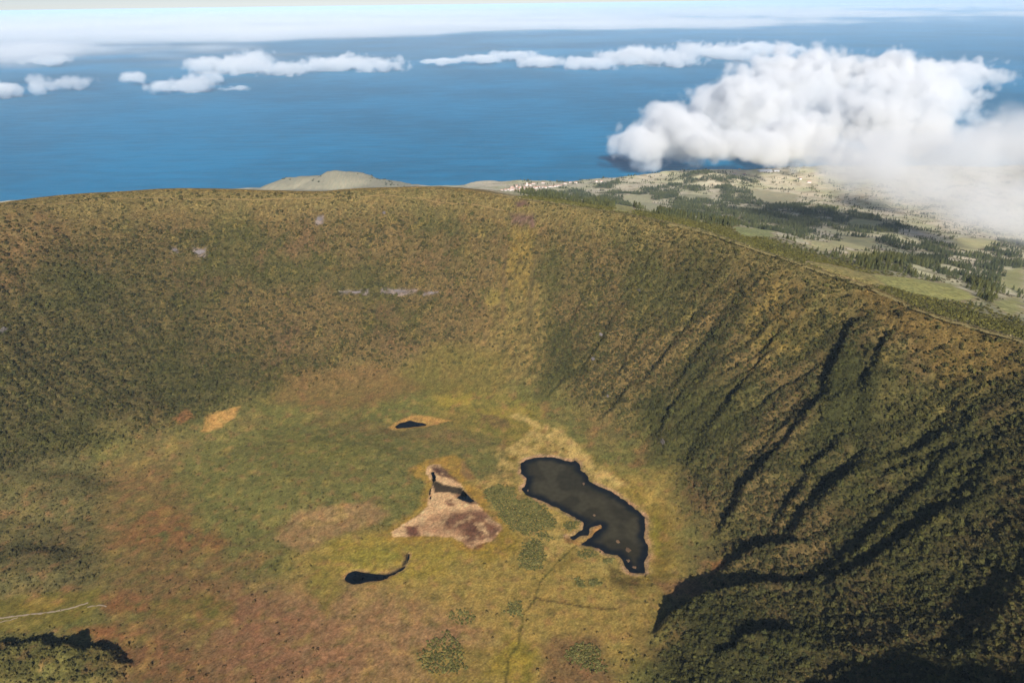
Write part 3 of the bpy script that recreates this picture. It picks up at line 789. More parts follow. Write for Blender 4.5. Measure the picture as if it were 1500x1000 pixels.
qd = 0.25 * (TDC[:-1, :-1] + TDC[1:, :-1] + TDC[:-1, 1:] + TDC[1:, 1:])
qf = 0.25 * (TDF[:-1, :-1] + TDF[1:, :-1] + TDF[:-1, 1:] + TDF[1:, 1:])
qz = np.maximum(np.maximum(TZ[:-1, :-1], TZ[1:, 1:]), np.maximum(TZ[1:, :-1], TZ[:-1, 1:]))
land = qz > -12
grid_mesh('crater_floor', land & (qf < 0), 'boggy crater floor of moss, heath and mud between the crater walls')
grid_mesh('crater_wall', land & (qf >= 0) & (qd < 0), 'steep scrub-covered crater wall rising to the rim')
grid_mesh('hillside', land & (qd >= 0), 'outer slopes with pastures and woods running down to the coast')

# ------------------------------------------------------------------ sea and ponds
def mat_sea():
    mt, nt, out = new_mat('sea_water')
    N = nt.nodes.new; Lk = nt.links.new
    bs = N('ShaderNodeBsdfPrincipled')
    bs.inputs['Base Color'].default_value = (0.001, 0.12, 0.25, 1); bs.inputs['Roughness'].default_value = 0.35
    bs.inputs['IOR'].default_value = 1.33; bs.inputs['Specular IOR Level'].default_value = 0.03
    geo = N('ShaderNodeNewGeometry')
    mp = N('ShaderNodeMapping'); mp.inputs['Scale'].default_value = (0.0020, 0.0070, 1); mp.inputs['Rotation'].default_value = (0, 0, math.radians(6))
    Lk(geo.outputs['Position'], mp.inputs['Vector'])
    n1 = N('ShaderNodeTexNoise'); n1.inputs['Scale'].default_value = 1.0; n1.inputs['Detail'].default_value = 7; n1.inputs['Roughness'].default_value = 0.7
    Lk(mp.outputs[0], n1.inputs['Vector'])
    n2 = N('ShaderNodeTexNoise'); n2.inputs['Scale'].default_value = 0.00035; n2.inputs['Detail'].default_value = 3
    Lk(geo.outputs['Position'], n2.inputs['Vector'])
    bp = N('ShaderNodeBump'); bp.inputs['Distance'].default_value = 14.0; bp.inputs['Strength'].default_value = 0.8
    Lk(n1.outputs['Fac'], bp.inputs['Height']); Lk(bp.outputs[0], bs.inputs['Normal'])
    mr = N('ShaderNodeMapRange'); mr.inputs['From Min'].default_value = 0.35; mr.inputs['From Max'].default_value = 0.65
    mr.inputs['To Min'].default_value = 0.78; mr.inputs['To Max'].default_value = 1.2
    av = N('ShaderNodeMath'); av.operation = 'MULTIPLY_ADD'; Lk(n1.outputs['Fac'], av.inputs[0]); av.inputs[1].default_value = 0.9; av.inputs[2].default_value = -0.45
    a2 = N('ShaderNodeMath'); a2.operation = 'ADD'; Lk(n2.outputs['Fac'], a2.inputs[0]); Lk(av.outputs[0], a2.inputs[1])
    Lk(a2.outputs[0], mr.inputs['Value'])
    mx = N('ShaderNodeVectorMath'); mx.operation = 'SCALE'; mx.inputs[0].default_value = (0.0, 0.142, 0.285)
    Lk(mr.outputs[0], mx.inputs['Scale']); Lk(mx.outputs[0], bs.inputs['Base Color'])
    Lk(bs.outputs[0], out.inputs['Surface'])
    return mt
S = 260000.0
sea = mesh_obj('sea', [(-S, -20000, 0), (S, -20000, 0), (S, S, 0), (-S, S, 0)], [(0, 1, 2, 3)], mat_sea())
tag(sea, 'blue open sea stretching from the coast to the horizon', None, None, 'structure')

def mat_pond(name, col, rough=0.06, spec=0.5):
    mt, nt, out = new_mat(name)
    N = nt.nodes.new; Lk = nt.links.new
    bs = N('ShaderNodeBsdfPrincipled'); bs.inputs['Roughness'].default_value = rough; bs.inputs['IOR'].default_value = 1.33
    bs.inputs['Specular IOR Level'].default_value = spec
    geo = N('ShaderNodeNewGeometry')
    n1 = N('ShaderNodeTexNoise'); n1.inputs['Scale'].default_value = 0.03; n1.inputs['Detail'].default_value = 6; n1.inputs['Roughness'].default_value = 0.6
    Lk(geo.outputs['Position'], n1.inputs['Vector'])
    mr = N('ShaderNodeMapRange'); mr.inputs['From Min'].default_value = 0.3; mr.inputs['From Max'].default_value = 0.7
    mr.inputs['To Min'].default_value = 0.3; mr.inputs['To Max'].default_value = 1.7
    Lk(n1.outputs['Fac'], mr.inputs['Value'])
    mx = N('ShaderNodeVectorMath'); mx.operation = 'SCALE'; mx.inputs[0].default_value = col
    Lk(mr.outputs[0], mx.inputs['Scale']); Lk(mx.outputs[0], bs.inputs['Base Color'])
    Lk(bs.outputs[0], out.inputs['Surface'])
    return mt
M_POND = mat_pond('peaty_water', (0.024, 0.021, 0.013), 0.15, 0.04)
M_DEEP = mat_pond('deep_water', (0.003, 0.006, 0.010), 0.1, 0.15)
M_GREENW = mat_pond('algae_water', (0.085, 0.072, 0.018))
def pond(P, mat, name, label):
    c = P.mean(0)
    d = P - c; q = c + d * (1 + 7.0 / np.maximum(np.linalg.norm(d, axis=1, keepdims=True), 8))
    bm = bmesh.new()
    vs = [bm.verts.new((a, b, FLOOR_Z - 0.35)) for a, b in q]
    bm.faces.new(vs); bmesh.ops.triangulate(bm, faces=bm.faces[:])
    me = bpy.data.meshes.new(name); bm.to_mesh(me); bm.free(); me.materials.append(mat)
    o = bpy.data.objects.new(name, me); COL.objects.link(o)
    if me.polygons[0].normal.z < 0: me.flip_normals()
    tag(o, label, None, None, 'structure')
def big_pond():
    mn = P_POND.min(0) - 9; mxp = P_POND.max(0) + 9
    px_ = np.arange(mn[0], mxp[0], 2.5); py_ = np.arange(mn[1], mxp[1], 2.5)
    X, Y = np.meshgrid(px_, py_)
    d = poly_sdf(P_POND, X, Y)
    dn = d + 7 * fbm(X, Y, 22, 4, 901)
    k = sstep(-6, -20, dn)[..., None]
    east = sstep(0, 0.25, fbm(X, Y, 60, 2, 905) + 0.1)[..., None]
    col = np.array([0.006, 0.008, 0.011]) * (1 - k) + k * (np.array([0.048, 0.041, 0.023]) * (1 - 0.35 * east))
    col = col * (1 + 0.35 * fbm(X, Y, 9, 3, 903)[..., None])
    nx, ny = len(px_), len(py_)
    keep = d < 7
    fm = keep[:-1, :-1] & keep[1:, :-1] & keep[:-1, 1:] & keep[1:, 1:]
    jj, ii = np.where(fm); v = jj * nx + ii
    quads = np.stack([v, v + 1, v + nx + 1, v + nx], 1)
    used = np.unique(quads); rm = np.full(nx * ny, -1); rm[used] = np.arange(len(used))
    me = bpy.data.meshes.new('pond')
    me.from_pydata([(a, b, FLOOR_Z - 0.35) for a, b in zip(X.ravel()[used], Y.ravel()[used])], [], [tuple(int(t) for t in q) for q in rm[quads]])
    at = me.attributes.new('bottom_colour', 'FLOAT_COLOR', 'POINT'); c4 = np.ones((len(used), 4), np.float32); c4[:, :3] = col.reshape(-1, 3)[used]
    at.data.foreach_set('color', c4.ravel())
    mt, nt, out = new_mat('peaty_water')
    bs = nt.nodes.new('ShaderNodeBsdfPrincipled'); bs.inputs['Roughness'].default_value = 0.12; bs.inputs['IOR'].default_value = 1.33; bs.inputs['Specular IOR Level'].default_value = 0.08
    a = nt.nodes.new('ShaderNodeAttribute'); a.attribute_name = 'bottom_colour'
    nt.links.new(a.outputs['Color'], bs.inputs['Base Color']); nt.links.new(bs.outputs[0], out.inputs['Surface'])
    me.materials.append(mt)
    o = bpy.data.objects.new('pond', me); COL.objects.link(o)
    tag(o, 'large dark peaty pond with a narrow spit on the crater floor', None, None, 'structure')
big_pond()
pond(P_SMALL, M_DEEP, 'pond', 'small blue-black pond with an orange shore near the foot of the far wall')
pond(P_TAIL, M_DEEP, 'pond', 'blue-black pond with a thin curling tail below the mudflat')
pond(P_GREENPOOL, M_GREENW, 'pool', 'olive green pool at the top of the pink mudflat')
pond(P_POOL, M_DEEP, 'pool', 'narrow dark channel along the left edge of the mudflat')
pond(P_POOL_B, M_DEEP, 'pool', 'dark pool at the right edge of the mudflat')

# ------------------------------------------------------------------ plants
def proj(P):
    d = P - np.array([0, 0, CAM_H])
    w = d @ F
    return 750 + 1000 * (d @ RV) / w, 500 - 1000 * (d @ UV) / w, w

def clump_mesh(seed, n=24, flat=0.75, leaf=0.55):
    """ragged low bush: leaf sprays all round a rounded body, open to the ground"""
    r = np.random.default_rng(seed)
    V = []; Fc = []
    for i in range(n):
        z = r.uniform(0.02, 1.0); a = r.uniform(0, 2 * math.pi)
        rr = math.sqrt(max(0, 1 - z * z)) * r.uniform(0.65, 1.05)
        c = np.array([rr * math.cos(a), rr * math.sin(a), z * flat * r.uniform(0.75, 1.1)])
        nrm = c / (np.linalg.norm(c) + 1e-6) + r.normal(0, 0.35, 3); nrm /= np.linalg.norm(nrm)
        t = np.cross(nrm, r.normal(0, 1, 3)); t /= np.linalg.norm(t); b = np.cross(nrm, t)
        s = leaf * r.uniform(0.7, 1.2)
        k = len(V)
        V += [c + t * s, c + b * s * 0.8 - nrm * 0.12, c - t * s * 0.9, c - b * s * 0.8 - nrm * 0.12]
        Fc.append((k, k + 1, k + 2, k + 3))
    return np.array(V), Fc

def conifer_mesh(seed, tiers=6, spokes=7, top=1.0, base=0.1, rad=0.19):
    r = np.random.default_rng(seed)
    V = []; Fc = []
    for t in range(tiers):
        f = t / (tiers - 1)
        z = base + (top - base) * (0.04 + 0.86 * f)
        R = rad * (1 - f) ** 0.75 + 0.03
        a0 = r.uniform(0, 6.28)
        for s in range(spokes):
            a = a0 + 2 * math.pi * s / spokes + r.uniform(-0.25, 0.25)
            L = R * r.uniform(0.75, 1.2); w = 0.55 * 2 * math.pi / spokes * 1.5
            zt = z + (top - base) * 0.85 / tiers * r.uniform(1.1, 1.6)
            k = len(V)
            V += [(0, 0, min(zt, top)), (L * math.cos(a - w / 2), L * math.sin(a - w / 2), z - 0.02 * r.uniform(0, 1)), (1.12 * L * math.cos(a), 1.12 * L * math.sin(a), z - 0.05),
                  (L * math.cos(a + w / 2), L * math.sin(a + w / 2), z - 0.02 * r.uniform(0, 1))]
            Fc.append((k, k + 1, k + 2, k + 3))
    return np.array(V), Fc

def trunk_mesh(h=0.3, r0=0.018, r1=0.012, n=6):
    V = []; Fc = []
    for k, (z, r) in enumerate(((-0.03, r0), (h, r1))):
        for i in range(n):
            a = 2 * math.pi * i / n
            V.append((r * math.cos(a), r * math.sin(a), z))
    for i in range(n):
        Fc.append((i, (i + 1) % n, n + (i + 1) % n, n + i))
    return np.array(V), Fc

def proto(name, V, Fc, mat):
    me = bpy.data.meshes.new(name); me.from_pydata([tuple(v) for v in V], [], Fc); me.materials.append(mat)
    return bpy.data.objects.new(name, me)

def scatter(name, P, size, stretch, colr, protos, label, tilt=0.15):
    n = len(P)
    me = bpy.data.meshes.new(name)
    me.vertices.add(n); me.vertices.foreach_set('co', P.astype(np.float32).ravel())
    sc = np.stack([size, size, size * stretch], 1).astype(np.float32)
    a = me.attributes.new('inst_scale', 'FLOAT_VECTOR', 'POINT'); a.data.foreach_set('vector', sc.ravel())
    ro = np.stack([rng.normal(0, tilt, n), rng.normal(0, tilt, n), rng.uniform(0, 6.28, n)], 1).astype(np.float32)
    a = me.attributes.new('inst_rot', 'FLOAT_VECTOR', 'POINT'); a.data.foreach_set('vector', ro.ravel())
    c4 = np.ones((n, 4), np.float32); c4[:, :3] = colr
    a = me.attributes.new('leaf_colour', 'FLOAT_COLOR', 'POINT'); a.data.foreach_set('color', c4.ravel())
    a = me.attributes.new('kind_index', 'INT', 'POINT'); a.data.foreach_set('value', rng.integers(0, len(protos), n).astype(np.int32))
    o = bpy.data.objects.new(name, me); COL.objects.link(o)
    ng = bpy.data.node_groups.new(name + '_scatter', 'GeometryNodeTree')
    ng.interface.new_socket('Geometry', in_out='INPUT', socket_type='NodeSocketGeometry')
    ng.interface.new_socket('Geometry', in_out='OUTPUT', socket_type='NodeSocketGeometry')
    N = ng.nodes.new; Lk = ng.links.new
    gi = N('NodeGroupInput'); go = N('NodeGroupOutput')
    m2p = N('GeometryNodeMeshToPoints'); Lk(gi.outputs[0], m2p.inputs['Mesh'])
    iop = N('GeometryNodeInstanceOnPoints'); Lk(m2p.outputs[0], iop.inputs['Points'])
    jn = N('GeometryNodeJoinGeometry')
    for p in protos:
        oi = N('GeometryNodeObjectInfo'); oi.inputs['Object'].default_value = p; oi.inputs['As Instance'].default_value = True
        Lk(oi.outputs['Geometry'], jn.inputs[0])
    Lk(jn.outputs[0], iop.inputs['Instance']); iop.inputs['Pick Instance'].default_value = True
    def attr(nm, tp):
        q = N('GeometryNodeInputNamedAttribute'); q.data_type = tp; q.inputs['Name'].default_value = nm
        return q.outputs[0]
    Lk(attr('kind_index', 'INT'), iop.inputs['Instance Index'])
    e2r = N('FunctionNodeEulerToRotation'); Lk(attr('inst_rot', 'FLOAT_VECTOR'), e2r.inputs[0])
    Lk(e2r.outputs[0], iop.inputs['Rotation'])
    Lk(attr('inst_scale', 'FLOAT_VECTOR'), iop.inputs['Scale'])
    Lk(iop.outputs[0], go.inputs[0])
    md = o.modifiers.new('scatter', 'NODES'); md.node_group = ng
    tag(o, label, None, None, 'stuff')
    return o

def seen_mask(P, px0=-180, px1=1680, py0=-20, py1=1130):
    a, b, w = proj(P)
    return (w > 0) & (a > px0) & (a < px1) & (b > py0) & (b < py1)

def visible(P, lift=8.0, slack=10.0):
    """true where the straight line to the camera clears the terrain"""
    n = len(P); ok = np.ones(n, bool)
    for f in np.linspace(0.12, 0.985, 46):
        x = P[:, 0] * f; y = P[:, 1] * f; z = CAM_H + (P[:, 2] + lift - CAM_H) * f
        ok &= z > surf_z(x, y) - slack * 0 - 0.5
    return ok

M_LEAF = mat_plain('heather_leaves', (0.1, 0.1, 0.05), 0.9, 0.12, 0.25, 'leaf_colour')
M_CON = mat_plain('conifer_needles', (0.05, 0.06, 0.03), 0.9, 0.12, 0.25, 'leaf_colour')
BUSH = [proto('bush', *clump_mesh(40 + i), M_LEAF) for i in range(4)]
TUSS = [proto('tussock', *clump_mesh(60 + i, 11, 0.55, 0.6), M_LEAF) for i in range(3)]
CONF = [proto('conifer', *conifer_mesh(80 + i), M_CON) for i in range(4)]

# thickets standing in the bog: things of their own
thicket_px = [
    (q7([(560, 440), (640, 410), (720, 430), (740, 490), (820, 490), (900, 540), (950, 600), (960, 645), (880, 655), (800, 690), (700, 650), (640, 590), (610, 520), (560, 480)]), 'broad green thicket between the pink mudflat and the large pond'),
    (q7([(990, 632), (1030, 612), (1080, 605), (1088, 622), (1060, 650), (1010, 658)]), 'small green thicket on the rounded tip pushing into the large pond'),
    (q7([(745, 810), (790, 730), (830, 705), (880, 730), (895, 800), (880, 860), (820, 880), (760, 865)]), 'rounded green thicket standing alone below the mudflat'),
    (q7([(845, 682), (900, 675), (945, 705), (930, 720), (870, 705)]), 'narrow green thicket just above the rounded lone thicket'),
    (q8([(470, 690), (520, 672), (590, 690), (580, 730), (530, 745), (480, 715)]), 'loose yellow-green thicket left of the faint track on the lower floor'),
    (q8([(735, 650), (770, 640), (800, 660), (790, 700), (745, 708), (722, 695)]), 'small dark round thicket beside the faint track'),
    (q8([(330, 880), (400, 800), (470, 775), (530, 830), (550, 930), (480, 965), (390, 960)]), 'large loose thicket on the brown heath at the bottom of the floor'),
    (q7([(1060, 790), (1120, 772), (1190, 775), (1180, 800), (1100, 815)]), 'flat green thicket on the near shore of the large pond'),
    (q7([(1220, 820), (1270, 815), (1262, 835), (1225, 836)]), 'tiny green thicket by the foot of the large pond'),
    (q7([(1055, 925), (1075, 920), (1110, 968), (1090, 975)]), 'slim dark thicket on the pale moss below the large pond'),
    (q7([(1135, 940), (1180, 930), (1200, 955), (1150, 965)]), 'small dark thicket right of the slim one below the large pond'),
    (q8([(970, 870), (1050, 815), (1120, 840), (1170, 950), (1100, 955), (1020, 910)]), 'green thicket on the brown ground left of the shaded ridge'),
]
M_THICK = mat_plain('thicket_leaves', (0, 0, 0), 0.9, 0.12, 0.2, 'leaf_colour')
for nd in M_THICK.node_tree.nodes:
    if nd.type == 'ATTRIBUTE': nd.attribute_type = 'GEOMETRY'
THP = []
def merge_clumps(name, pts, sizes, mat, label, cat, meshes, stretch=1.0, colr=None):
    Vs = []; Fs = []; k = 0
    for i, (p, s) in enumerate(zip(pts, sizes)):
        V, Fc = meshes[i % len(meshes)]
        a = rng.uniform(0, 6.28); ca, sa = math.cos(a), math.sin(a)
        W = np.stack([V[:, 0] * ca - V[:, 1] * sa, V[:, 0] * sa + V[:, 1] * ca, V[:, 2] * stretch], 1) * s + p
        Vs.append(W); Fs.append(np.array(Fc) + k); k += len(V)
    Vs = np.concatenate(Vs); Fs = np.concatenate(Fs)
    o0 = Vs.mean(0); o0[2] = Vs[:, 2].min()
    o = mesh_obj(name, Vs - o0, [tuple(int(q) for q in f) for f in Fs], mat)
    o.location = o0
    if colr is not None:
        a = o.data.attributes.new('leaf_colour', 'FLOAT_COLOR', 'POINT'); nv = len(meshes[0][0])
        c4 = np.ones((len(pts), 4), np.float32); c4[:, :3] = colr
        a.data.foreach_set('color', np.repeat(c4, nv, 0).ravel())
    tag(o, label, cat, None)
    return o
TM = [clump_mesh(90 + i, 18, 0.9, 0.6) for i in range(4)]
for pl, lab in thicket_px:
    P = onfloor(pl); THP.append(P)
    mn = P.min(0) - 3; mxp = P.max(0) + 3
    stp = 2.1 if (mxp - mn).max() > 34 else 1.2
    area = [(a, b) for a in np.arange(mn[0], mxp[0], stp) for b in np.arange(mn[1], mxp[1], stp)]
    q = np.array(area) + rng.uniform(-1.5, 1.5, (len(area), 2))
    loose = 'loose' in lab
    d = poly_sdf(P, q[:, 0] + 3 * fbm(q[:, 0], q[:, 1], 9, 2, 400), q[:, 1] + 3 * fbm(q[:, 0], q[:, 1], 9, 2, 401))
    q = q[rng.random(len(d)) < (0.55 if loose else 0.97) * sstep(4.0, -5.0, d + 4 * fbm(q[:, 0], q[:, 1], 5, 2, 402))]
    z = surf_z(q[:, 0], q[:, 1])
    pts = np.stack([q[:, 0], q[:, 1], z - 0.1], 1)
    gq = np.clip(0.5 + 0.9 * fbm(q[:, 0], q[:, 1], 16, 3, 405) + rng.normal(0, 0.25, len(q)), 0, 1)[:, None]
    tcol = (A(116, 114, 58) * (1 - gq) + A(150, 142, 80) * gq) * (1 + 0.22 * rng.standard_normal((len(q), 1))).clip(0.5, 1.6)
    merge_clumps('thicket', pts, np.exp(rng.normal(0.45, 0.25, len(pts))).clip(0.9, 2.6), M_THICK, lab, 'thicket', TM, 0.65, tcol)

# shrub cover of the crater
sp = 3.3
ax = np.arange(-1330, 800, sp); ay = np.arange(430, 2040, sp)
AX, AY = np.meshgrid(ax, ay)
AX = AX.ravel() + rng.uniform(-0.5, 0.5, AX.size) * sp * 1.1; AY = AY.ravel() + rng.uniform(-0.5, 0.5, AY.size) * sp * 1.1
D = surf_field(TDC, AX, AY)
k = D < 30
AX = AX[k]; AY = AY[k]
AZ = surf_z(AX, AY)
P = np.stack([AX, AY, AZ], 1)
k = seen_mask(P); P = P[k]
vg = surf_field(VEG, P[:, 0], P[:, 1]); ts = surf_field(TUS, P[:, 0], P[:, 1]); cc = surf_field(C, P[:, 0], P[:, 1])
inth = np.zeros(len(P), bool)
for T in THP:
    bb = (P[:, 0] > T[:, 0].min()) & (P[:, 0] < T[:, 0].max()) & (P[:, 1] > T[:, 1].min()) & (P[:, 1] < T[:, 1].max())
    i = np.where(bb)[0]
    if len(i): inth[i[poly_sdf(T, P[i, 0], P[i, 1]) < 0]] = True
wet = (P[:, 2] < FLOOR_Z - 0.25)
u = rng.random(len(P))
fl_ = sstep(30, -25, surf_field(TDF, P[:, 0], P[:, 1]))
mound = np.zeros(len(P))
for c, rx, ry, h in MOUNDS:
    if h > 12.5: mound = np.maximum(mound, sstep(1.3, 0.9, np.hypot((P[:, 0] - c[0]) / rx, (P[:, 1] - c[1]) / ry)))
big = (u < vg * 0.80) & ~inth & ~wet
tus = ~big & ~inth & ~wet & (rng.random(len(P)) < ts)
uu = surf_field(TU, P[:, 0], P[:, 1])
g = np.clip(0.5 + 0.9 * surf_field(n_big, P[:, 0], P[:, 1]) + rng.normal(0, 0.3, len(P)), 0, 1)[:, None]
dk = A(60, 66, 36) * (1 - g) + A(90, 88, 42) * g
dk = dk * (1 + 0.45 * rng.standard_normal((len(P), 1))).clip(0.5, 1.7) * (0.75 - 0.35 * fl_[:, None]) + (0.25 + 0.35 * fl_[:, None]) * cc
tc = cc * (1 + (0.42 - 0.26 * fl_[:, None]) * rng.standard_normal((len(P), 1))).clip(0.45, 1.9)
yl = (rng.random(len(P)) < 0.06)[:, None]
tc = np.where(yl, tc * 1.35 + np.array([0.02, 0.015, 0.0]), tc)
scatter('shrubbery', P[big] - np.array([0, 0, 0.25]), np.exp(rng.normal(0.68, 0.46, big.sum())).clip(0.9, 5.5) * (1 - 0.45 * fl_[big] + 0.2 * mound[big]), rng.uniform(0.75, 1.45, big.sum()), dk[big], BUSH, 'dark heather and juniper shrubs covering the crater walls')
scatter('heath', P[tus] - np.array([0, 0, 0.2]), rng.uniform(0.9, 1.9, tus.sum()) * (1 - 0.3 * fl_[tus]) * (0.45 + 0.55 * ts[tus]), rng.uniform(0.6, 1.1, tus.sum()), tc[tus], TUSS, 'brown and ochre tussocks of heath between the shrubs')
print('shrubs', big.sum(), 'tussocks', tus.sum())

# woods on the outer slope
ax = np.arange(-200, 5200, 9.0); ay = np.arange(800, 6600, 9.0)
AX, AY = np.meshgrid(ax, ay)
AX = AX.ravel() + rng.uniform(-4, 4, AX.size); AY = AY.ravel() + rng.uniform(-4, 4, AY.size)
fo_ = surf_field(FOREST, AX, AY); fi_ = surf_field(FIELD, AX, AY); dc_ = surf_field(TDC, AX, AY)
gn = fbm(AX, AY, 120, 3, 501); hn = fbm(AX, AY, 40, 2, 502)
dens = np.maximum(fo_ * np.clip(0.45 + 0.9 * gn + 0.5 * hn, 0, 1), 0.34 * sstep(0.18, 0.42, gn + 0.6 * hn) * (fi_ < 0.2))
k = (rng.random(len(AX)) < dens) & (dc_ > 26)
AX = AX[k]; AY = AY[k]; fo_ = fo_[k]; dc_ = dc_[k]
P = np.stack([AX, AY, surf_z(AX, AY)], 1)
k = seen_mask(P) & (P[:, 2] > 30) & (proj(P)[0] > 752)
P = P[k]; fo_ = fo_[k]; dc_ = dc_[k]
k = visible(P, 16); P = P[k]; fo_ = fo_[k]; dc_ = dc_[k]
hgt = rng.uniform(14, 25, len(P)) * (0.75 + 0.25 * fo_) * np.interp(dc_, [0, 60, 200, 400], [0.28, 0.32, 0.75, 1.0])
gg = np.clip(0.5 + fbm(P[:, 0], P[:, 1], 200, 3, 510) + rng.normal(0, 0.25, len(P)), 0, 1)[:, None]
near_y = np.interp(dc_, [0, 250], [1, 0])[:, None]
cl = (A(84, 92, 62) * (1 - gg) + A(112, 114, 66) * gg) * (1 - near_y) + near_y * A(112, 110, 50)
cl = cl * (1 + 0.2 * rng.standard_normal((len(P), 1))).clip(0.6, 2.0)
app = hgt / proj(P)[2]
order = np.argsort(-app)
single = order[:300]; rest = order[300:]
scatter('woods', P[rest], hgt[rest], np.ones(len(rest)), cl[rest], CONF, 'dark conifer woods on the outer slope beyond the crater rim', 0.03)
M_TRUNK = mat_plain('bark', (0.06, 0.045, 0.03), 0.9, 0.1, 0.2)
M_CROWN = mat_plain('crown_needles', tuple(A(104, 104, 54)), 0.9, 0.12, 0.3)
crown_me = []
for i in range(5):
    V, Fc = conifer_mesh(180 + i, 7, 8)
    me = bpy.data.meshes.new('crown'); me.from_pydata([tuple(v) for v in V], [], Fc); me.materials.append(M_CROWN); crown_me.append(me)
V, Fc = trunk_mesh(); tr_me = bpy.data.meshes.new('trunk'); tr_me.from_pydata([tuple(v) for v in V], [], Fc); tr_me.materials.append(M_TRUNK)
def make_tree(p, h, me, label):
    root = bpy.data.objects.new('conifer_tree', None); COL.objects.link(root)
    root.location = p; root.scale = (h, h, h); root.rotation_euler = (0, 0, random.uniform(0, 6.28))
    t = bpy.data.objects.new('trunk', tr_me); COL.objects.link(t); t.parent = root
    c = bpy.data.objects.new('crown', me); COL.objects.link(c); c.parent = root
    tag(root, label, 'tree', 'conifers just below the crater rim')
for n, i in enumerate(single):
    make_tree(tuple(P[i]), float(hgt[i]), crown_me[n % 5], 'slender green conifer standing on the slope just outside the crater rim')
print('trees', len(P))
TREEP = P
# bushes and hedges scattered over the pastures, and the scrub just outside the rim
ax = np.arange(-900, 4200, 5.0); ay = np.arange(750, 4800, 5.0)
AX, AY = np.meshgrid(ax, ay); AX = AX.ravel() + rng.uniform(-2.4, 2.4, AX.size); AY = AY.ravel() + rng.uniform(-2.4, 2.4, AY.size)
dc_ = surf_field(TDC, AX, AY); fi_ = surf_field(FIELD, AX, AY)
gn = fbm(AX, AY, 70, 3, 520)
cell = np.abs(fbm(AX, AY, 340, 2, 530)); cell2 = np.abs(fbm(AX, AY, 260, 2, 533))
hedge_d = np.maximum(sstep(0.022, 0.008, cell), sstep(0.02, 0.008, cell2)) * 0.6
dens = np.maximum.reduce([0.85 * sstep(330, 40, dc_) * (fi_ < 0.3), 0.7 * hedge_d * (dc_ > 300) * (fi_ < 0.15), 0.2 * sstep(0.2, 0.6, gn) * (fi_ < 0.15)])
k = (rng.random(len(AX)) < dens) & (dc_ > 14) & (np.arctan2(AY - CY, AX - CX) < 1.12)
AX = AX[k]; AY = AY[k]
P = np.stack([AX, AY, surf_z(AX, AY)], 1); k = seen_mask(P) & (P[:, 2] > 25); P = P[k]; k = visible(P, 3); P = P[k]
dcp = surf_field(TDC, P[:, 0], P[:, 1])
gr = np.interp(dcp, [0, 200, 500], [1, 0.8, 0])[:, None]
cl = (A(126, 120, 58) * gr + A(104, 100, 68) * (1 - gr)) * (1 + 0.25 * rng.standard_normal((len(P), 1))).clip(0.5, 1.6)
hill = []
for a0, b0, n_, sx, sy in ((530, 262, 14, 9, 3), (556, 270, 30, 14, 2.5), (505, 259, 6, 5, 1.5), (412, 273, 16, 12, 1.2), (440, 270, 8, 5, 1.2), (470, 275, 5, 10, 1.5), (575, 274, 16, 10, 1)):
    for _ in range(n_):
        q = hit(rng.normal(a0, sx), rng.normal(b0, sy))
        if q[1] > 3500: hill.append((q[0], q[1], surf_z(q[0:1], q[1:2])[0]))
hill = np.array(hill)
P = np.concatenate([P, hill]); cl = np.concatenate([cl, np.tile(A(84, 88, 58), (len(hill), 1))])
scatter('scrub', P - np.array([0, 0, 0.3]), np.concatenate([rng.uniform(1.6, 3.4, len(P) - len(hill)), rng.uniform(4, 8, len(hill))]), rng.uniform(0.8, 1.3, len(P)), cl, BUSH, 'low scrub and hedges between the pastures outside the rim')
print('scrub', len(P))

# ------------------------------------------------------------------ rim path and dark clumps in place of the trench shade
def resample(P, st):
    P = np.asarray(P, float)[:, :2]
    s = np.concatenate([[0], np.cumsum(np.linalg.norm(np.diff(P, axis=0), axis=1))])
    t = np.arange(0, s[-1], st)
    return np.stack([np.interp(t, s, P[:, 0]), np.interp(t, s, P[:, 1])], 1)
def strip(name, P, w, mat, label, lift=0.35, kind='structure', wob=0.4):
    T = np.gradient(P, axis=0); T /= np.linalg.norm(T, axis=1, keepdims=True) + 1e-9
    Nn = np.stack([-T[:, 1], T[:, 0]], 1)
    ww = w * (1 + wob * perlin(np.arange(len(P)) / 3.1, np.zeros(len(P)), 600))[:, None] * 0.5
    Lf = P + Nn * ww; Rt = P - Nn * ww
    V = []; Fc = []
    for i in range(len(P)):
        for q in (Lf[i], P[i], Rt[i]):
            V.append((q[0], q[1], float(surf_z(q[0:1], q[1:2])[0]) + lift))
        if i:
            a = 3 * i
            Fc += [(a - 3, a - 2, a + 1, a), (a - 2, a - 1, a + 2, a + 1)]
    o = mesh_obj(name, V, Fc, mat)
    me = o.data
    if me.polygons[0].normal.z < 0: me.flip_normals()
    tag(o, label, None, None, kind)
    return o
M_PATH = mat_plain('trodden_earth', tuple(A(166, 138, 90)), 0.95, 0.1, 0.25)
M_STONE = mat_plain('pale_gravel', tuple(A(214, 192, 160)), 0.95, 0.1, 0.2)
M_GRASSBANK = mat_plain('pale_grass', tuple(A(184, 166, 108)), 0.95, 0.1, 0.3)
M_TRENCH_SHADE = mat_plain('trench_shade_leaves', tuple(A(56, 52, 30)), 0.95, 0.05, 0.3)  # dark leaf clumps stand in for the shade in the rim trench
def offset_crest(i0, i1, off):
    Q = chaikin(crest_seen[i0:i1, :2], 2); Q = resample(Q, 5.0)
    T = np.gradient(Q, axis=0); T /= np.linalg.norm(T, axis=1, keepdims=True)
    Nn = np.stack([-T[:, 1], T[:, 0]], 1)            # outward (the rim runs clockwise seen from above)
    s = np.arange(len(Q))
    return Q + Nn * (off + 2.6 * perlin(s / 9.0, s * 0, 611) + 1.0 * perlin(s / 2.3, s * 0, 612))[:, None]
RP = offset_crest(18, 31, 3.0)
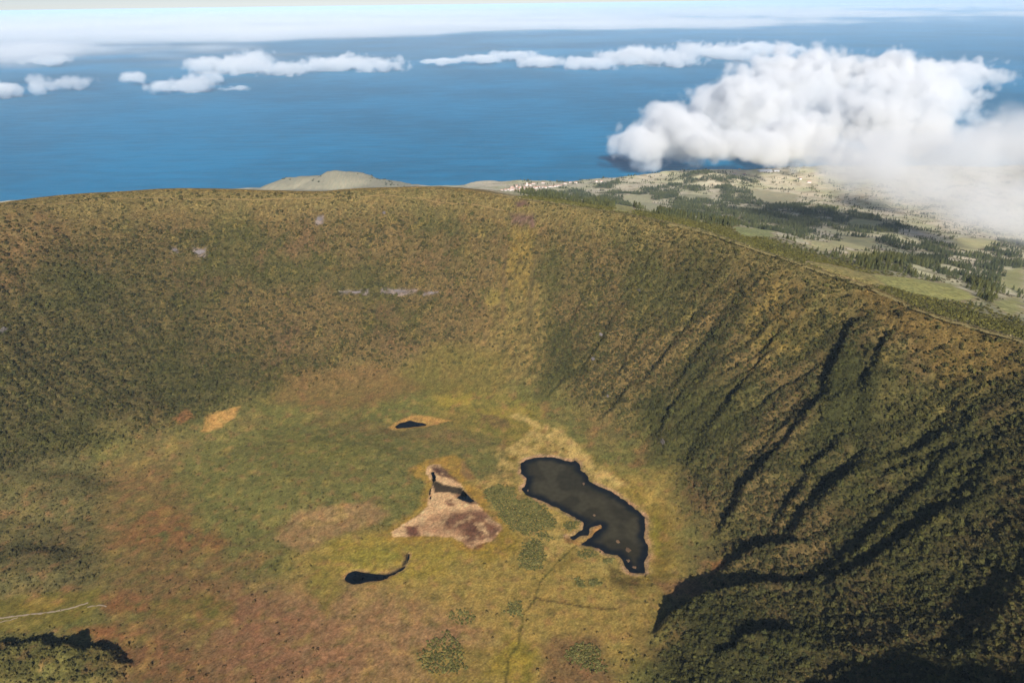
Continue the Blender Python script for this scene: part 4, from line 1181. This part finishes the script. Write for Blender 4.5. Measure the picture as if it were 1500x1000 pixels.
strip('path', RP, 7.0, M_GRASSBANK, 'pale grassy path along the right-hand rim of the crater', 0.5)
HP = resample(offset_crest(19, 31, -1.2), 1.25)
HP = HP + rng.normal(0, 0.3, HP.shape)
gap = perlin(np.arange(len(HP)) / 14.0, np.zeros(len(HP)), 620) > -0.42
HP = HP[gap]
merge_clumps('trench_shade', np.stack([HP[:, 0], HP[:, 1], surf_z(HP[:, 0], HP[:, 1]) - 0.3], 1), rng.uniform(1.0, 1.9, len(HP)), M_TRENCH_SHADE,
             'thin dark line of clumps for the trench shade on the inner side of the pale rim path', 'trench_shade', [clump_mesh(300 + i, 12, 0.9, 0.6) for i in range(3)])
lp = resample(hits([(0, 303), (60, 300), (140, 292), (230, 290), (320, 292), (400, 292), (470, 291), (520, 289), (560, 286), (620, 291), (680, 298), (740, 310)])[:, :2], 6.0)
strip('path', lp, 2.2, M_PATH, 'narrow brown path just below the skyline of the far rim', 0.6)
def fl_strip(px, w, label, name='path', mat=M_STONE):
    Q = resample(chaikin(onfloor(px), 1), 2.2)
    Q = Q + 1.1 * np.stack([perlin(np.arange(len(Q)) / 3.0, np.zeros(len(Q)), 630), perlin(np.arange(len(Q)) / 3.0, np.ones(len(Q)), 631)], 1)
    strip(name, Q, w, mat, label, 0.3, wob=0.9)
fl_strip([(-20, 908), (10, 904), (30, 901), (60, 898), (90, 894), (115, 887), (131, 882)], 2.6, 'pale gravel track crossing the mossy lawn at the left')
fl_strip([(128, 889), (140, 887), (148, 886), (157, 888)], 2.0, 'short pale gravel spur at the end of the left track')
fl_strip([(0, 911), (15, 908), (28, 903)], 1.4, 'thin gravel fork at the left end of the track')
fl_strip([(270, 908), (290, 907), (305, 906), (325, 909)], 1.2, 'faint pale trace on the small green lawn', mat=M_PATH)

# ------------------------------------------------------------------ rock outcrops on the walls
M_ROCK = mat_plain('grey_rock', tuple(A(150, 140, 138)), 0.9, 0.2, 0.3)
M_DROCK = mat_plain('dark_rock', tuple(A(112, 104, 96)), 0.9, 0.2, 0.3)
def rock(px, w, h, label, mat=M_ROCK, seed=0):
    c = hit(*px)
    bm = bmesh.new(); bmesh.ops.create_icosphere(bm, subdivisions=3, radius=1.0)
    co = np.array([v.co for v in bm.verts])
    n = perlin(co[:, 0] * 1.7 + seed, co[:, 1] * 1.7 + co[:, 2] * 1.3, 640 + seed) + 0.5 * perlin(co[:, 0] * 4 + co[:, 2] * 3, co[:, 1] * 4 + seed, 650 + seed)
    n = np.round(n * 5) / 5 * 0.35 + n * 0.2
    for v, k in zip(bm.verts, n):
        v.co *= 1 + k
        v.co.x *= w / 2; v.co.y *= min(w, 9) * 0.35; v.co.z *= h / 2
    me = bpy.data.meshes.new('rock_outcrop'); bm.to_mesh(me); bm.free(); me.materials.append(mat)
    o = bpy.data.objects.new('rock_outcrop', me); COL.objects.link(o)
    c[2] = surf_z(c[0:1], c[1:2])[0]
    o.location = c; o.rotation_euler = (math.radians(-20), 0, math.atan2(c[1] - CY, c[0] - CX) - math.pi / 2)
    tag(o, label, 'rock', None)
for i, (px, w, h, lab, mt) in enumerate([
    ((293, 371), 20, 13, 'pale grey rock outcrop high on the left part of the far wall', M_ROCK),
    ((468, 322), 11, 14, 'small pale rock scar near the rim on the far wall', M_ROCK),
    ((257, 368), 9, 8, 'tiny grey rock left of the pale outcrop on the far wall', M_ROCK),
    ((520, 428), 26, 4, 'thin grey rock ledge, left end of the band across the far wall', M_ROCK),
    ((583, 427), 34, 5, 'longest grey rock ledge in the band across the far wall', M_ROCK),
    ((632, 429), 14, 4, 'short grey rock ledge, right end of the band across the far wall', M_ROCK),
    ((8, 487), 22, 16, 'grey rock face in the scrub at the left edge', M_DROCK),
    ((880, 492), 13, 7, 'pale rocks halfway up the right-hand wall', M_ROCK),
    ((868, 534), 10, 7, 'small pale rocks below the others on the right-hand wall', M_ROCK),
    ((970, 650), 13, 9, 'grey rock at the foot of the right-hand wall', M_DROCK),
    ((890, 582), 6, 6, 'lone small rock low on the right-hand wall', M_ROCK),
    ((563, 313), 8, 9, 'small pinkish rock scar under the far rim path', M_ROCK),
    ((935, 431), 10, 6, 'grey rocks high on the right-hand wall below the rim', M_DROCK),
]): rock(px, w, h, lab, mt, i)

# muddy islets in the large pond
M_MUD = mat_plain('wet_mud', tuple(A(150, 118, 86)), 0.8, 0.2, 0.3)
for (a, b), w, d_, lab in (((1295, 717), 5.5, 3, 'round pale mud islet in the lower middle of the large pond'), ((1350, 760), 8, 4, 'largest pale mud islet near the lower end of the large pond'),
                       ((1165, 573), 4, 2.2, 'small brown mud islet in the middle of the large pond'), ((1107, 398), 4, 2.4, 'small mud islet in the upper half of the large pond'),
                       ((800, 440), 3.5, 2, 'tiny mud islet off the left shore of the large pond'), ((1352, 818), 5, 2.5, 'mud islet at the narrow foot of the large pond'), ((1385, 853), 7, 2, 'streak of mud at the very foot of the large pond')):
    c = hit(560 + a / 3.75, 600 + b / 3.75)
    bm = bmesh.new(); bmesh.ops.create_icosphere(bm, subdivisions=3, radius=1.0)
    for v in bm.verts:
        k = 1 + 0.5 * float(perlin(np.array([v.co.x * 1.6 + a]), np.array([v.co.y * 1.6 + b]), 700)[0])
        v.co = (v.co.x * w / 2 * k, v.co.y * d_ * 1.3 * k, v.co.z * 0.35)
    me = bpy.data.meshes.new('mud_islet'); bm.to_mesh(me); bm.free(); me.materials.append(M_MUD); me.shade_smooth()
    o = bpy.data.objects.new('mud_islet', me); COL.objects.link(o); o.location = (c[0], c[1], FLOOR_Z - 0.35)
    tag(o, lab, 'islet')

# ------------------------------------------------------------------ village, church and halls by the coast
M_WHITE = mat_plain('white_plaster', (0.62, 0.59, 0.56), 0.8, 0.2, 0.06)
M_TILE = mat_plain('clay_tiles', (0.40, 0.24, 0.18), 0.85, 0.2, 0.2)
M_METAL = mat_plain('white_sheet_roof', (0.8, 0.8, 0.8), 0.5, 0.3, 0.03)
M_WIN = mat_plain('window_glass', (0.05, 0.06, 0.08), 0.2, 0.5, 0.0)
def box_v(x0, x1, y0, y1, z0, z1):
    return [(x0, y0, z0), (x1, y0, z0), (x1, y1, z0), (x0, y1, z0), (x0, y0, z1), (x1, y0, z1), (x1, y1, z1), (x0, y1, z1)]
BOXF = [(0, 3, 2, 1), (4, 5, 6, 7), (0, 1, 5, 4), (1, 2, 6, 5), (2, 3, 7, 6), (3, 0, 4, 7)]
def gable(x0, x1, y0, y1, z0, h, o=0.5):
    ym = (y0 + y1) / 2
    return [(x0 - o, y0 - o, z0), (x1 + o, y0 - o, z0), (x1 + o, y1 + o, z0), (x0 - o, y1 + o, z0), (x0 - o, ym, z0 + h), (x1 + o, ym, z0 + h)], \
           [(0, 3, 2, 1), (0, 1, 5, 4), (2, 3, 4, 5), (0, 4, 3), (1, 2, 5)]
def me_of(name, V, Fc, mat):
    me = bpy.data.meshes.new(name); me.from_pydata(V, [], Fc); me.materials.append(mat); return me
def join_boxes(bs):
    V = []; Fc = []
    for b in bs:
        k = len(V); V += box_v(*b); Fc += [tuple(q + k for q in f) for f in BOXF]
    return V, Fc
HOUSES = []
for L, Wd, H in ((13, 9, 6), (17, 9, 5), (11, 9, 7)):
    gv, gf = gable(-L / 2, L / 2, -Wd / 2, Wd / 2, H + 0.01, 3.0)
    HOUSES.append((me_of('wall', box_v(-L / 2, L / 2, -Wd / 2, Wd / 2, -3, H), BOXF, M_WHITE), me_of('roof', gv, gf, M_TILE),
                   [me_of('window', box_v(x - 0.6, x + 0.6, -Wd / 2 - 0.06, -Wd / 2 + 0.02, H - 2.8, H - 1.3), BOXF, M_WIN) for x in (-L * 0.3, 0, L * 0.3)]))
def house(px, label, group, kind, rz, sc=1.0):
    p = hit(*px); p[2] = surf_z(p[0:1], p[1:2])[0]
    w, r, wins = HOUSES[kind]
    root = bpy.data.objects.new('house', None); COL.objects.link(root); root.location = p; root.rotation_euler = (0, 0, rz); root.scale = (sc,) * 3
    for nm, me in [('wall', w), ('roof', r)] + [('window', q) for q in wins]:
        o = bpy.data.objects.new(nm, me); COL.objects.link(o); o.parent = root
    tag(root, label, 'house', group)
hr = random.Random(3)
def z68(a, b): return (680 + a / 6.82, 230 + b / 6.82)
taken = []
for i in range(46):
    for _try in range(60):
        a = hr.gauss(525, 60); b = hr.gauss(345, 24) - (a - 525) * 0.18
        q = z68(a, b)
        w = hit(*q)
        if w[2] < 40 or w[1] < 4300 or any((w[0] - t[0]) ** 2 + (w[1] - t[1]) ** 2 < 26 ** 2 for t in taken): continue
        taken.append(w); break
    else: continue
    house(q, 'white village house with a red tiled roof, packed in the village above the sea cliff', 'houses in the coastal village', hr.randrange(3), hr.uniform(-0.5, 0.5), 1.25)
row = [(700, 318), (730, 322), (745, 315), (775, 322), (800, 318), (812, 325), (850, 312), (880, 308), (905, 304), (930, 300), (960, 296), (985, 288), (1010, 275)]
for a, b in row:
    house(z68(a, b), 'white house with a red roof strung along the road leaving the village', 'houses along the coast road', hr.randrange(3), hr.uniform(-0.6, 0.6), 1.3)
for (a, b), lab in (((1062, 265), 'white house alone on the pasture right of the road houses'), ((1112, 257), 'red-roofed farmhouse beside the lone white pasture house'),
                    ((790, 260), 'red-roofed house alone behind the church'), ((692, 268), 'white house just right of the church'),
                    ((1322, 254), 'left one of two small houses far right of the village'), ((1372, 256), 'right one of two small houses far right of the village')):
    house(z68(a, b), lab, None, hr.randrange(3), hr.uniform(-0.4, 0.4), 1.4)
far = [((1076, 256), 'farmhouse left of the long white halls'), ((1090, 257), 'farmhouse between the wooded hill and the long white halls'), ((1172, 264), 'lone white house below the cloud, right of the halls'),
       ((1185, 268), 'white house nearest the foot of the low cloud'), ((1083, 251), 'small house on the skyline field left of the halls')]
for q, lab in far: house(q, lab, None, hr.randrange(3), hr.uniform(-0.4, 0.4), 1.7)
# church with its tower
p = hit(*z68(640, 288)); p[2] = surf_z(p[0:1], p[1:2])[0]
ch = bpy.data.objects.new('church', None); COL.objects.link(ch); ch.location = p
tag(ch, 'white village church with a tall tower above the houses', 'church')
mesh_obj('wall', box_v(-22, 22, -7, 7, -3, 11), BOXF, M_WHITE, ch)
gv, gf = gable(-22, 22, -7, 7, 11.01, 5); mesh_obj('roof', gv, gf, M_TILE, ch)
tw = mesh_obj('tower', box_v(-14, -6, -13.5, -7.05, -3, 26), BOXF, M_WHITE, ch)
mesh_obj('spire', [(-14, -13.5, 26.01), (-6, -13.5, 26.01), (-6, -7.05, 26.01), (-14, -7.05, 26.01), (-10, -10.2, 34)], [(0, 3, 2, 1), (0, 1, 4), (1, 2, 4), (2, 3, 4), (3, 0, 4)], M_WHITE, tw)
for x in (-4, 4, 12): mesh_obj('window', box_v(x - 1, x + 1, -7.08, -6.98, 3, 8), BOXF, M_WIN, ch)
def hall(px, L, W, H, label, rz):
    p = hit(*px); p[2] = surf_z(p[0:1], p[1:2])[0]
    r = bpy.data.objects.new('hall', None); COL.objects.link(r); r.location = p; r.rotation_euler = (0, 0, rz)
    tag(r, label, 'building')
    mesh_obj('wall', box_v(-L / 2, L / 2, -W / 2, W / 2, -4, H), BOXF, M_WHITE, r)
    gv, gf = gable(-L / 2, L / 2, -W / 2, W / 2, H + 0.01, W * 0.14); mesh_obj('roof', gv, gf, M_METAL, r)
    mesh_obj('door', box_v(-4, 4, -W / 2 - 0.08, -W / 2 + 0.02, -1, H * 0.7), BOXF, M_WIN, r)
hall((1120, 253), 110, 60, 12, 'longest of the big white halls under the cloud edge', 0.1)
hall((1137, 252.5), 44, 26, 9, 'smaller white hall at the right of the long one', 0.0)


# ------------------------------------------------------------------ air: haze box and clouds
def vol_mat(name): 
    mt, nt, out = new_mat(name)
    pv = nt.nodes.new('ShaderNodeVolumePrincipled')
    nt.links.new(pv.outputs[0], out.inputs['Volume'])
    return mt, nt, pv
mt, nt, pv = vol_mat('haze_air')
pv.inputs['Color'].default_value = (0.62, 0.82, 1.0, 1); pv.inputs['Density'].default_value = HAZE_D
pv.inputs['Anisotropy'].default_value = -0.2
V = box_v(-S * 1.02, S * 1.02, -22000, S * 1.02, -70, CAM_H + 8)
hz = mesh_obj('haze', V, BOXF, mt); tag(hz, 'thin blue haze over sea and land', None, None, 'stuff')

def cloud(name, label, blobs, dens, nscale, amp, soft, squash=1.0, step=None, bias=0.21, cat='cloud', kind=None, group=None):
    """one cloud: a closed hull filled with vapour, thick round several billows and torn by noise"""
    mt, nt, pv = vol_mat('cloud_vapour')
    N = nt.nodes.new; Lk = nt.links.new
    pv.inputs['Color'].default_value = (0.975, 0.98, 0.985, 1); pv.inputs['Anisotropy'].default_value = 0.0
    geo = N('ShaderNodeNewGeometry'); pos = geo.outputs['Position']
    last = None; hull = []
    for c, r in blobs:
        s = N('ShaderNodeVectorMath'); s.operation = 'SUBTRACT'; Lk(pos, s.inputs[0]); s.inputs[1].default_value = c
        d = N('ShaderNodeVectorMath'); d.operation = 'DIVIDE'; Lk(s.outputs[0], d.inputs[0]); d.inputs[1].default_value = r
        l = N('ShaderNodeVectorMath'); l.operation = 'LENGTH'; Lk(d.outputs[0], l.inputs[0])
        if last is None: last = l.outputs['Value']
        else:
            mn = N('ShaderNodeMath'); mn.operation = 'SMOOTH_MIN'; mn.inputs[2].default_value = 0.25
            Lk(last, mn.inputs[0]); Lk(l.outputs['Value'], mn.inputs[1]); last = mn.outputs[0]
        k = 1 + amp * 0.62
        for i in range(10):
            for j in range(5):
                a = 2 * math.pi * i / 10; b = math.pi * (j + 0.5) / 5
                hull.append((c[0] + 1.06 * k * r[0] * math.sin(b) * math.cos(a), c[1] + 1.06 * k * r[1] * math.sin(b) * math.sin(a), c[2] + 1.06 * k * r[2] * math.cos(b)))
    mp = N('ShaderNodeMapping'); mp.inputs['Scale'].default_value = (1 / nscale, 1 / nscale, 1 / (nscale * squash)); Lk(pos, mp.inputs['Vector'])
    nz = N('ShaderNodeTexNoise'); nz.inputs['Scale'].default_value = 1.0; nz.inputs['Detail'].default_value = 3; nz.inputs['Roughness'].default_value = 0.6; nz.inputs['Distortion'].default_value = 0.0
    Lk(mp.outputs[0], nz.inputs['Vector'])
    mf = N('ShaderNodeMapping'); mf.inputs['Scale'].default_value = (4.3 / nscale, 4.3 / nscale, 4.3 / nscale); Lk(pos, mf.inputs['Vector'])
    nf = N('ShaderNodeTexNoise'); nf.inputs['Scale'].default_value = 1.0; nf.inputs['Detail'].default_value = 3; nf.inputs['Roughness'].default_value = 0.62; nf.inputs['Distortion'].default_value = 0.0
    Lk(mf.outputs[0], nf.inputs['Vector'])
    ns = N('ShaderNodeMath'); ns.operation = 'MULTIPLY_ADD'; Lk(nf.outputs['Fac'], ns.inputs[0]); ns.inputs[1].default_value = 0.42; ns.inputs[2].default_value = -0.21
    mv = N('ShaderNodeMapping'); mv.inputs['Scale'].default_value = (3.1 / nscale, 3.1 / nscale, 3.1 / nscale); Lk(pos, mv.inputs['Vector'])
    vo = N('ShaderNodeTexVoronoi'); vo.inputs['Scale'].default_value = 1.0; vo.inputs['Detail'].default_value = 1.0; vo.inputs['Roughness'].default_value = 0.55; Lk(mv.outputs[0], vo.inputs['Vector'])
    vs = N('ShaderNodeMath'); vs.operation = 'MULTIPLY_ADD'; Lk(vo.outputs['Distance'], vs.inputs[0]); vs.inputs[1].default_value = -0.30; vs.inputs[2].default_value = 0.13; Lk(ns.outputs[0], vs.inputs[2])
    v2 = N('ShaderNodeMath'); v2.operation = 'ADD'; Lk(vs.outputs[0], v2.inputs[0]); v2.inputs[1].default_value = bias
    na = N('ShaderNodeMath'); na.operation = 'ADD'; Lk(nz.outputs['Fac'], na.inputs[0]); Lk(v2.outputs[0], na.inputs[1])
    n2 = N('ShaderNodeMath'); n2.operation = 'MULTIPLY_ADD'; Lk(na.outputs[0], n2.inputs[0]); n2.inputs[1].default_value = amp * 2; n2.inputs[2].default_value = 1 - amp
    f = N('ShaderNodeMath'); f.operation = 'SUBTRACT'; Lk(n2.outputs[0], f.inputs[0]); Lk(last, f.inputs[1])
    mr = N('ShaderNodeMapRange'); mr.interpolation_type = 'SMOOTHSTEP'; mr.inputs['From Min'].default_value = 0.0; mr.inputs['From Max'].default_value = soft
    mr.inputs['To Max'].default_value = dens; Lk(f.outputs[0], mr.inputs['Value'])
    Lk(mr.outputs[0], pv.inputs['Density'])
    if step: mt.cycles.volume_step_rate = step
    bm = bmesh.new()
    for h in hull: bm.verts.new(h)
    res = bmesh.ops.convex_hull(bm, input=bm.verts[:])
    bmesh.ops.delete(bm, geom=[g for g in res['geom_interior'] if isinstance(g, bmesh.types.BMVert)], context='VERTS')
    bmesh.ops.recalc_face_normals(bm, faces=bm.faces[:])
    me = bpy.data.meshes.new(name); bm.to_mesh(me); bm.free(); me.materials.append(mt)
    o = bpy.data.objects.new(name, me); COL.objects.link(o)
    tag(o, label, cat, group, kind)
    return o
def bl(px, py, t, rx, ry, depth):
    v = ray(px, py) * t
    return ((v[0], v[1], CAM_H + v[2]), (rx * t / 1000, depth, ry * t / 1000))
def tt(px, py, z=150.0): return (z - CAM_H) / ray(px, py)[2]
def layer(lst, z, dp):
    return [bl(a, b, tt(a, b, z + dz), rx, ry, dp + 0.55 * ry / 1000 * tt(a, b, z + dz) / 0.35) for a, b, rx, ry, dz in lst]
BIG = layer([(945, 212, 48, 26, -110), (975, 205, 50, 28, -90), (1040, 208, 70, 26, 0), (1330, 150, 70, 40, 80), (1005, 192, 62, 36, 0), (1080, 165, 78, 50, 40), (1150, 130, 72, 44, 120), (1222, 120, 74, 40, 130), (1310, 122, 80, 38, 120),
       (1400, 107, 62, 20, 120), (1290, 180, 84, 40, 30), (1180, 195, 84, 38, 0), (1090, 212, 80, 20, 0), (1385, 145, 48, 26, 60)], 350, 160)
cloud('cloud', 'big bright white cloud over the coast at the right', BIG, 0.010, 700, 1.15, 0.42, 1.0, CL_STEP, bias=0.25)
LOW = layer([(1310, 255, 90, 44, 0), (1420, 232, 110, 52, 0), (1490, 200, 70, 40, 0), (1400, 290, 90, 34, 0), (1490, 298, 80, 36, 0), (1560, 250, 90, 60, 0), (1250, 235, 70, 34, 0), (1340, 222, 90, 40, 0), (1440, 315, 80, 24, 0)], 740, 120)
cloud('cloud', 'soft grey cloud drifting low over the wooded slope at the right edge', LOW, 0.0056, 620, 1.0, 0.9, 1.0, CL_STEP * 1.3, bias=0.30)
rowc = [
    ('flat small white cloud highest at the left edge', [(60, 89, 10500, 42, 7), (85, 86, 10500, 26, 6)]),
    ('white cloud touching the left edge below the flat one', [(8, 130, 8800, 32, 12), (70, 124, 8800, 40, 11), (105, 121, 8800, 32, 11)]),
    ('low white cloud left of centre with a trailing tail', [(198, 114, 8700, 24, 8), (235, 127, 8500, 28, 9), (285, 123, 8500, 42, 13), (335, 130, 8500, 26, 4)]),
    ('long white cloud bank above the trailing cloud', [(295, 98, 9300, 30, 12), (350, 98, 9400, 52, 14), (415, 100, 9400, 56, 11), (500, 94, 9500, 60, 12), (560, 95, 9500, 44, 11)]),
    ('thin white cloud strip in the middle of the row', [(650, 90, 10500, 40, 4), (700, 86, 10500, 40, 5), (750, 82, 10500, 40, 7)]),
    ('broad white cloud right of the middle, reaching towards the big cloud', [(790, 90, 9600, 40, 8), (850, 92, 9500, 56, 10), (920, 84, 9500, 66, 13), (985, 88, 9300, 50, 14), (1050, 76, 9700, 80, 14), (1110, 72, 9700, 60, 9)]),
]
cr = random.Random(5)
def puffs(bs, n):
    out = list(bs)
    for a, b, t, rx, ry in bs:
        for k in range(n):
            f = cr.uniform(0.35, 0.75)
            out.append((a + cr.uniform(-0.75, 0.75) * rx, b + cr.uniform(-0.75, 0.55) * ry, t, rx * f * 0.7, ry * cr.uniform(0.5, 0.95)))
    return out
for lab, bs in rowc:
    bs = puffs(bs, 2)
    cloud('cloud', lab, [bl(a, b, tt(a, b), rx, ry, rx * tt(a, b) / 1000 * 0.6 + 80) for a, b, t, rx, ry in bs], 0.006, 800, 1.2, 0.6, 1.0, CL_STEP, group='row of small clouds over the sea')

# the far deck of cloud over the open sea
mt, nt, pv = vol_mat('deck_vapour')
N = nt.nodes.new; Lk = nt.links.new
pv.inputs['Color'].default_value = (1, 1, 1, 1)
geo = N('ShaderNodeNewGeometry'); sep = N('ShaderNodeSeparateXYZ'); Lk(geo.outputs['Position'], sep.inputs[0])
def noise(scale, detail, rough):
    mp = N('ShaderNodeMapping'); mp.inputs['Scale'].default_value = scale; Lk(geo.outputs['Position'], mp.inputs['Vector'])
    nz = N('ShaderNodeTexNoise'); nz.inputs['Scale'].default_value = 1; nz.inputs['Detail'].default_value = detail; nz.inputs['Roughness'].default_value = rough
    Lk(mp.outputs[0], nz.inputs['Vector']); return nz.outputs['Fac']
def math2(op, a, b):
    n = N('ShaderNodeMath'); n.operation = op
    for i, q in enumerate((a, b)):
        if isinstance(q, (int, float)): n.inputs[i].default_value = q
        else: Lk(q, n.inputs[i])
    return n.outputs[0]
def ramp(v, a, b, c, d):
    n = N('ShaderNodeMapRange'); n.interpolation_type = 'SMOOTHSTEP'; Lk(v, n.inputs['Value'])
    n.inputs['From Min'].default_value = a; n.inputs['From Max'].default_value = b; n.inputs['To Min'].default_value = c; n.inputs['To Max'].default_value = d
    return n.outputs[0]
big_n = noise((1 / 11000, 1 / 5200, 1 / 900), 4, 0.55)
fine_n = noise((1 / 2600, 1 / 1300, 1 / 420), 4, 0.6)
az = math2('DIVIDE', sep.outputs['X'], sep.outputs['Y'])
cover = ramp(az, DECK_A, DECK_B, 0.21, -0.02)                # thins out towards the right
edge = ramp(sep.outputs['Y'], 10500, 27000, -0.26, 0.0)
v = math2('ADD', math2('ADD', math2('MULTIPLY', big_n, 0.70), math2('MULTIPLY', fine_n, 0.50)), math2('ADD', cover, edge))
hgt_ = math2('MULTIPLY', ramp(sep.outputs['Z'], 560, 640, 0, 1), ramp(sep.outputs['Z'], 700, 860, 1, 0.0))
den = math2('MULTIPLY', ramp(v, 0.59, 0.90, 0.0, 0.0036), hgt_)
Lk(den, pv.inputs['Density'])
mt.cycles.volume_step_rate = 0.018
V = box_v(-200000, 200000, 10500, 245000, 555, 865)
dk_ = mesh_obj('cloud_deck', V, BOXF, mt); tag(dk_, 'distant layer of thin white cloud over the sea below the horizon', None, None, 'stuff')
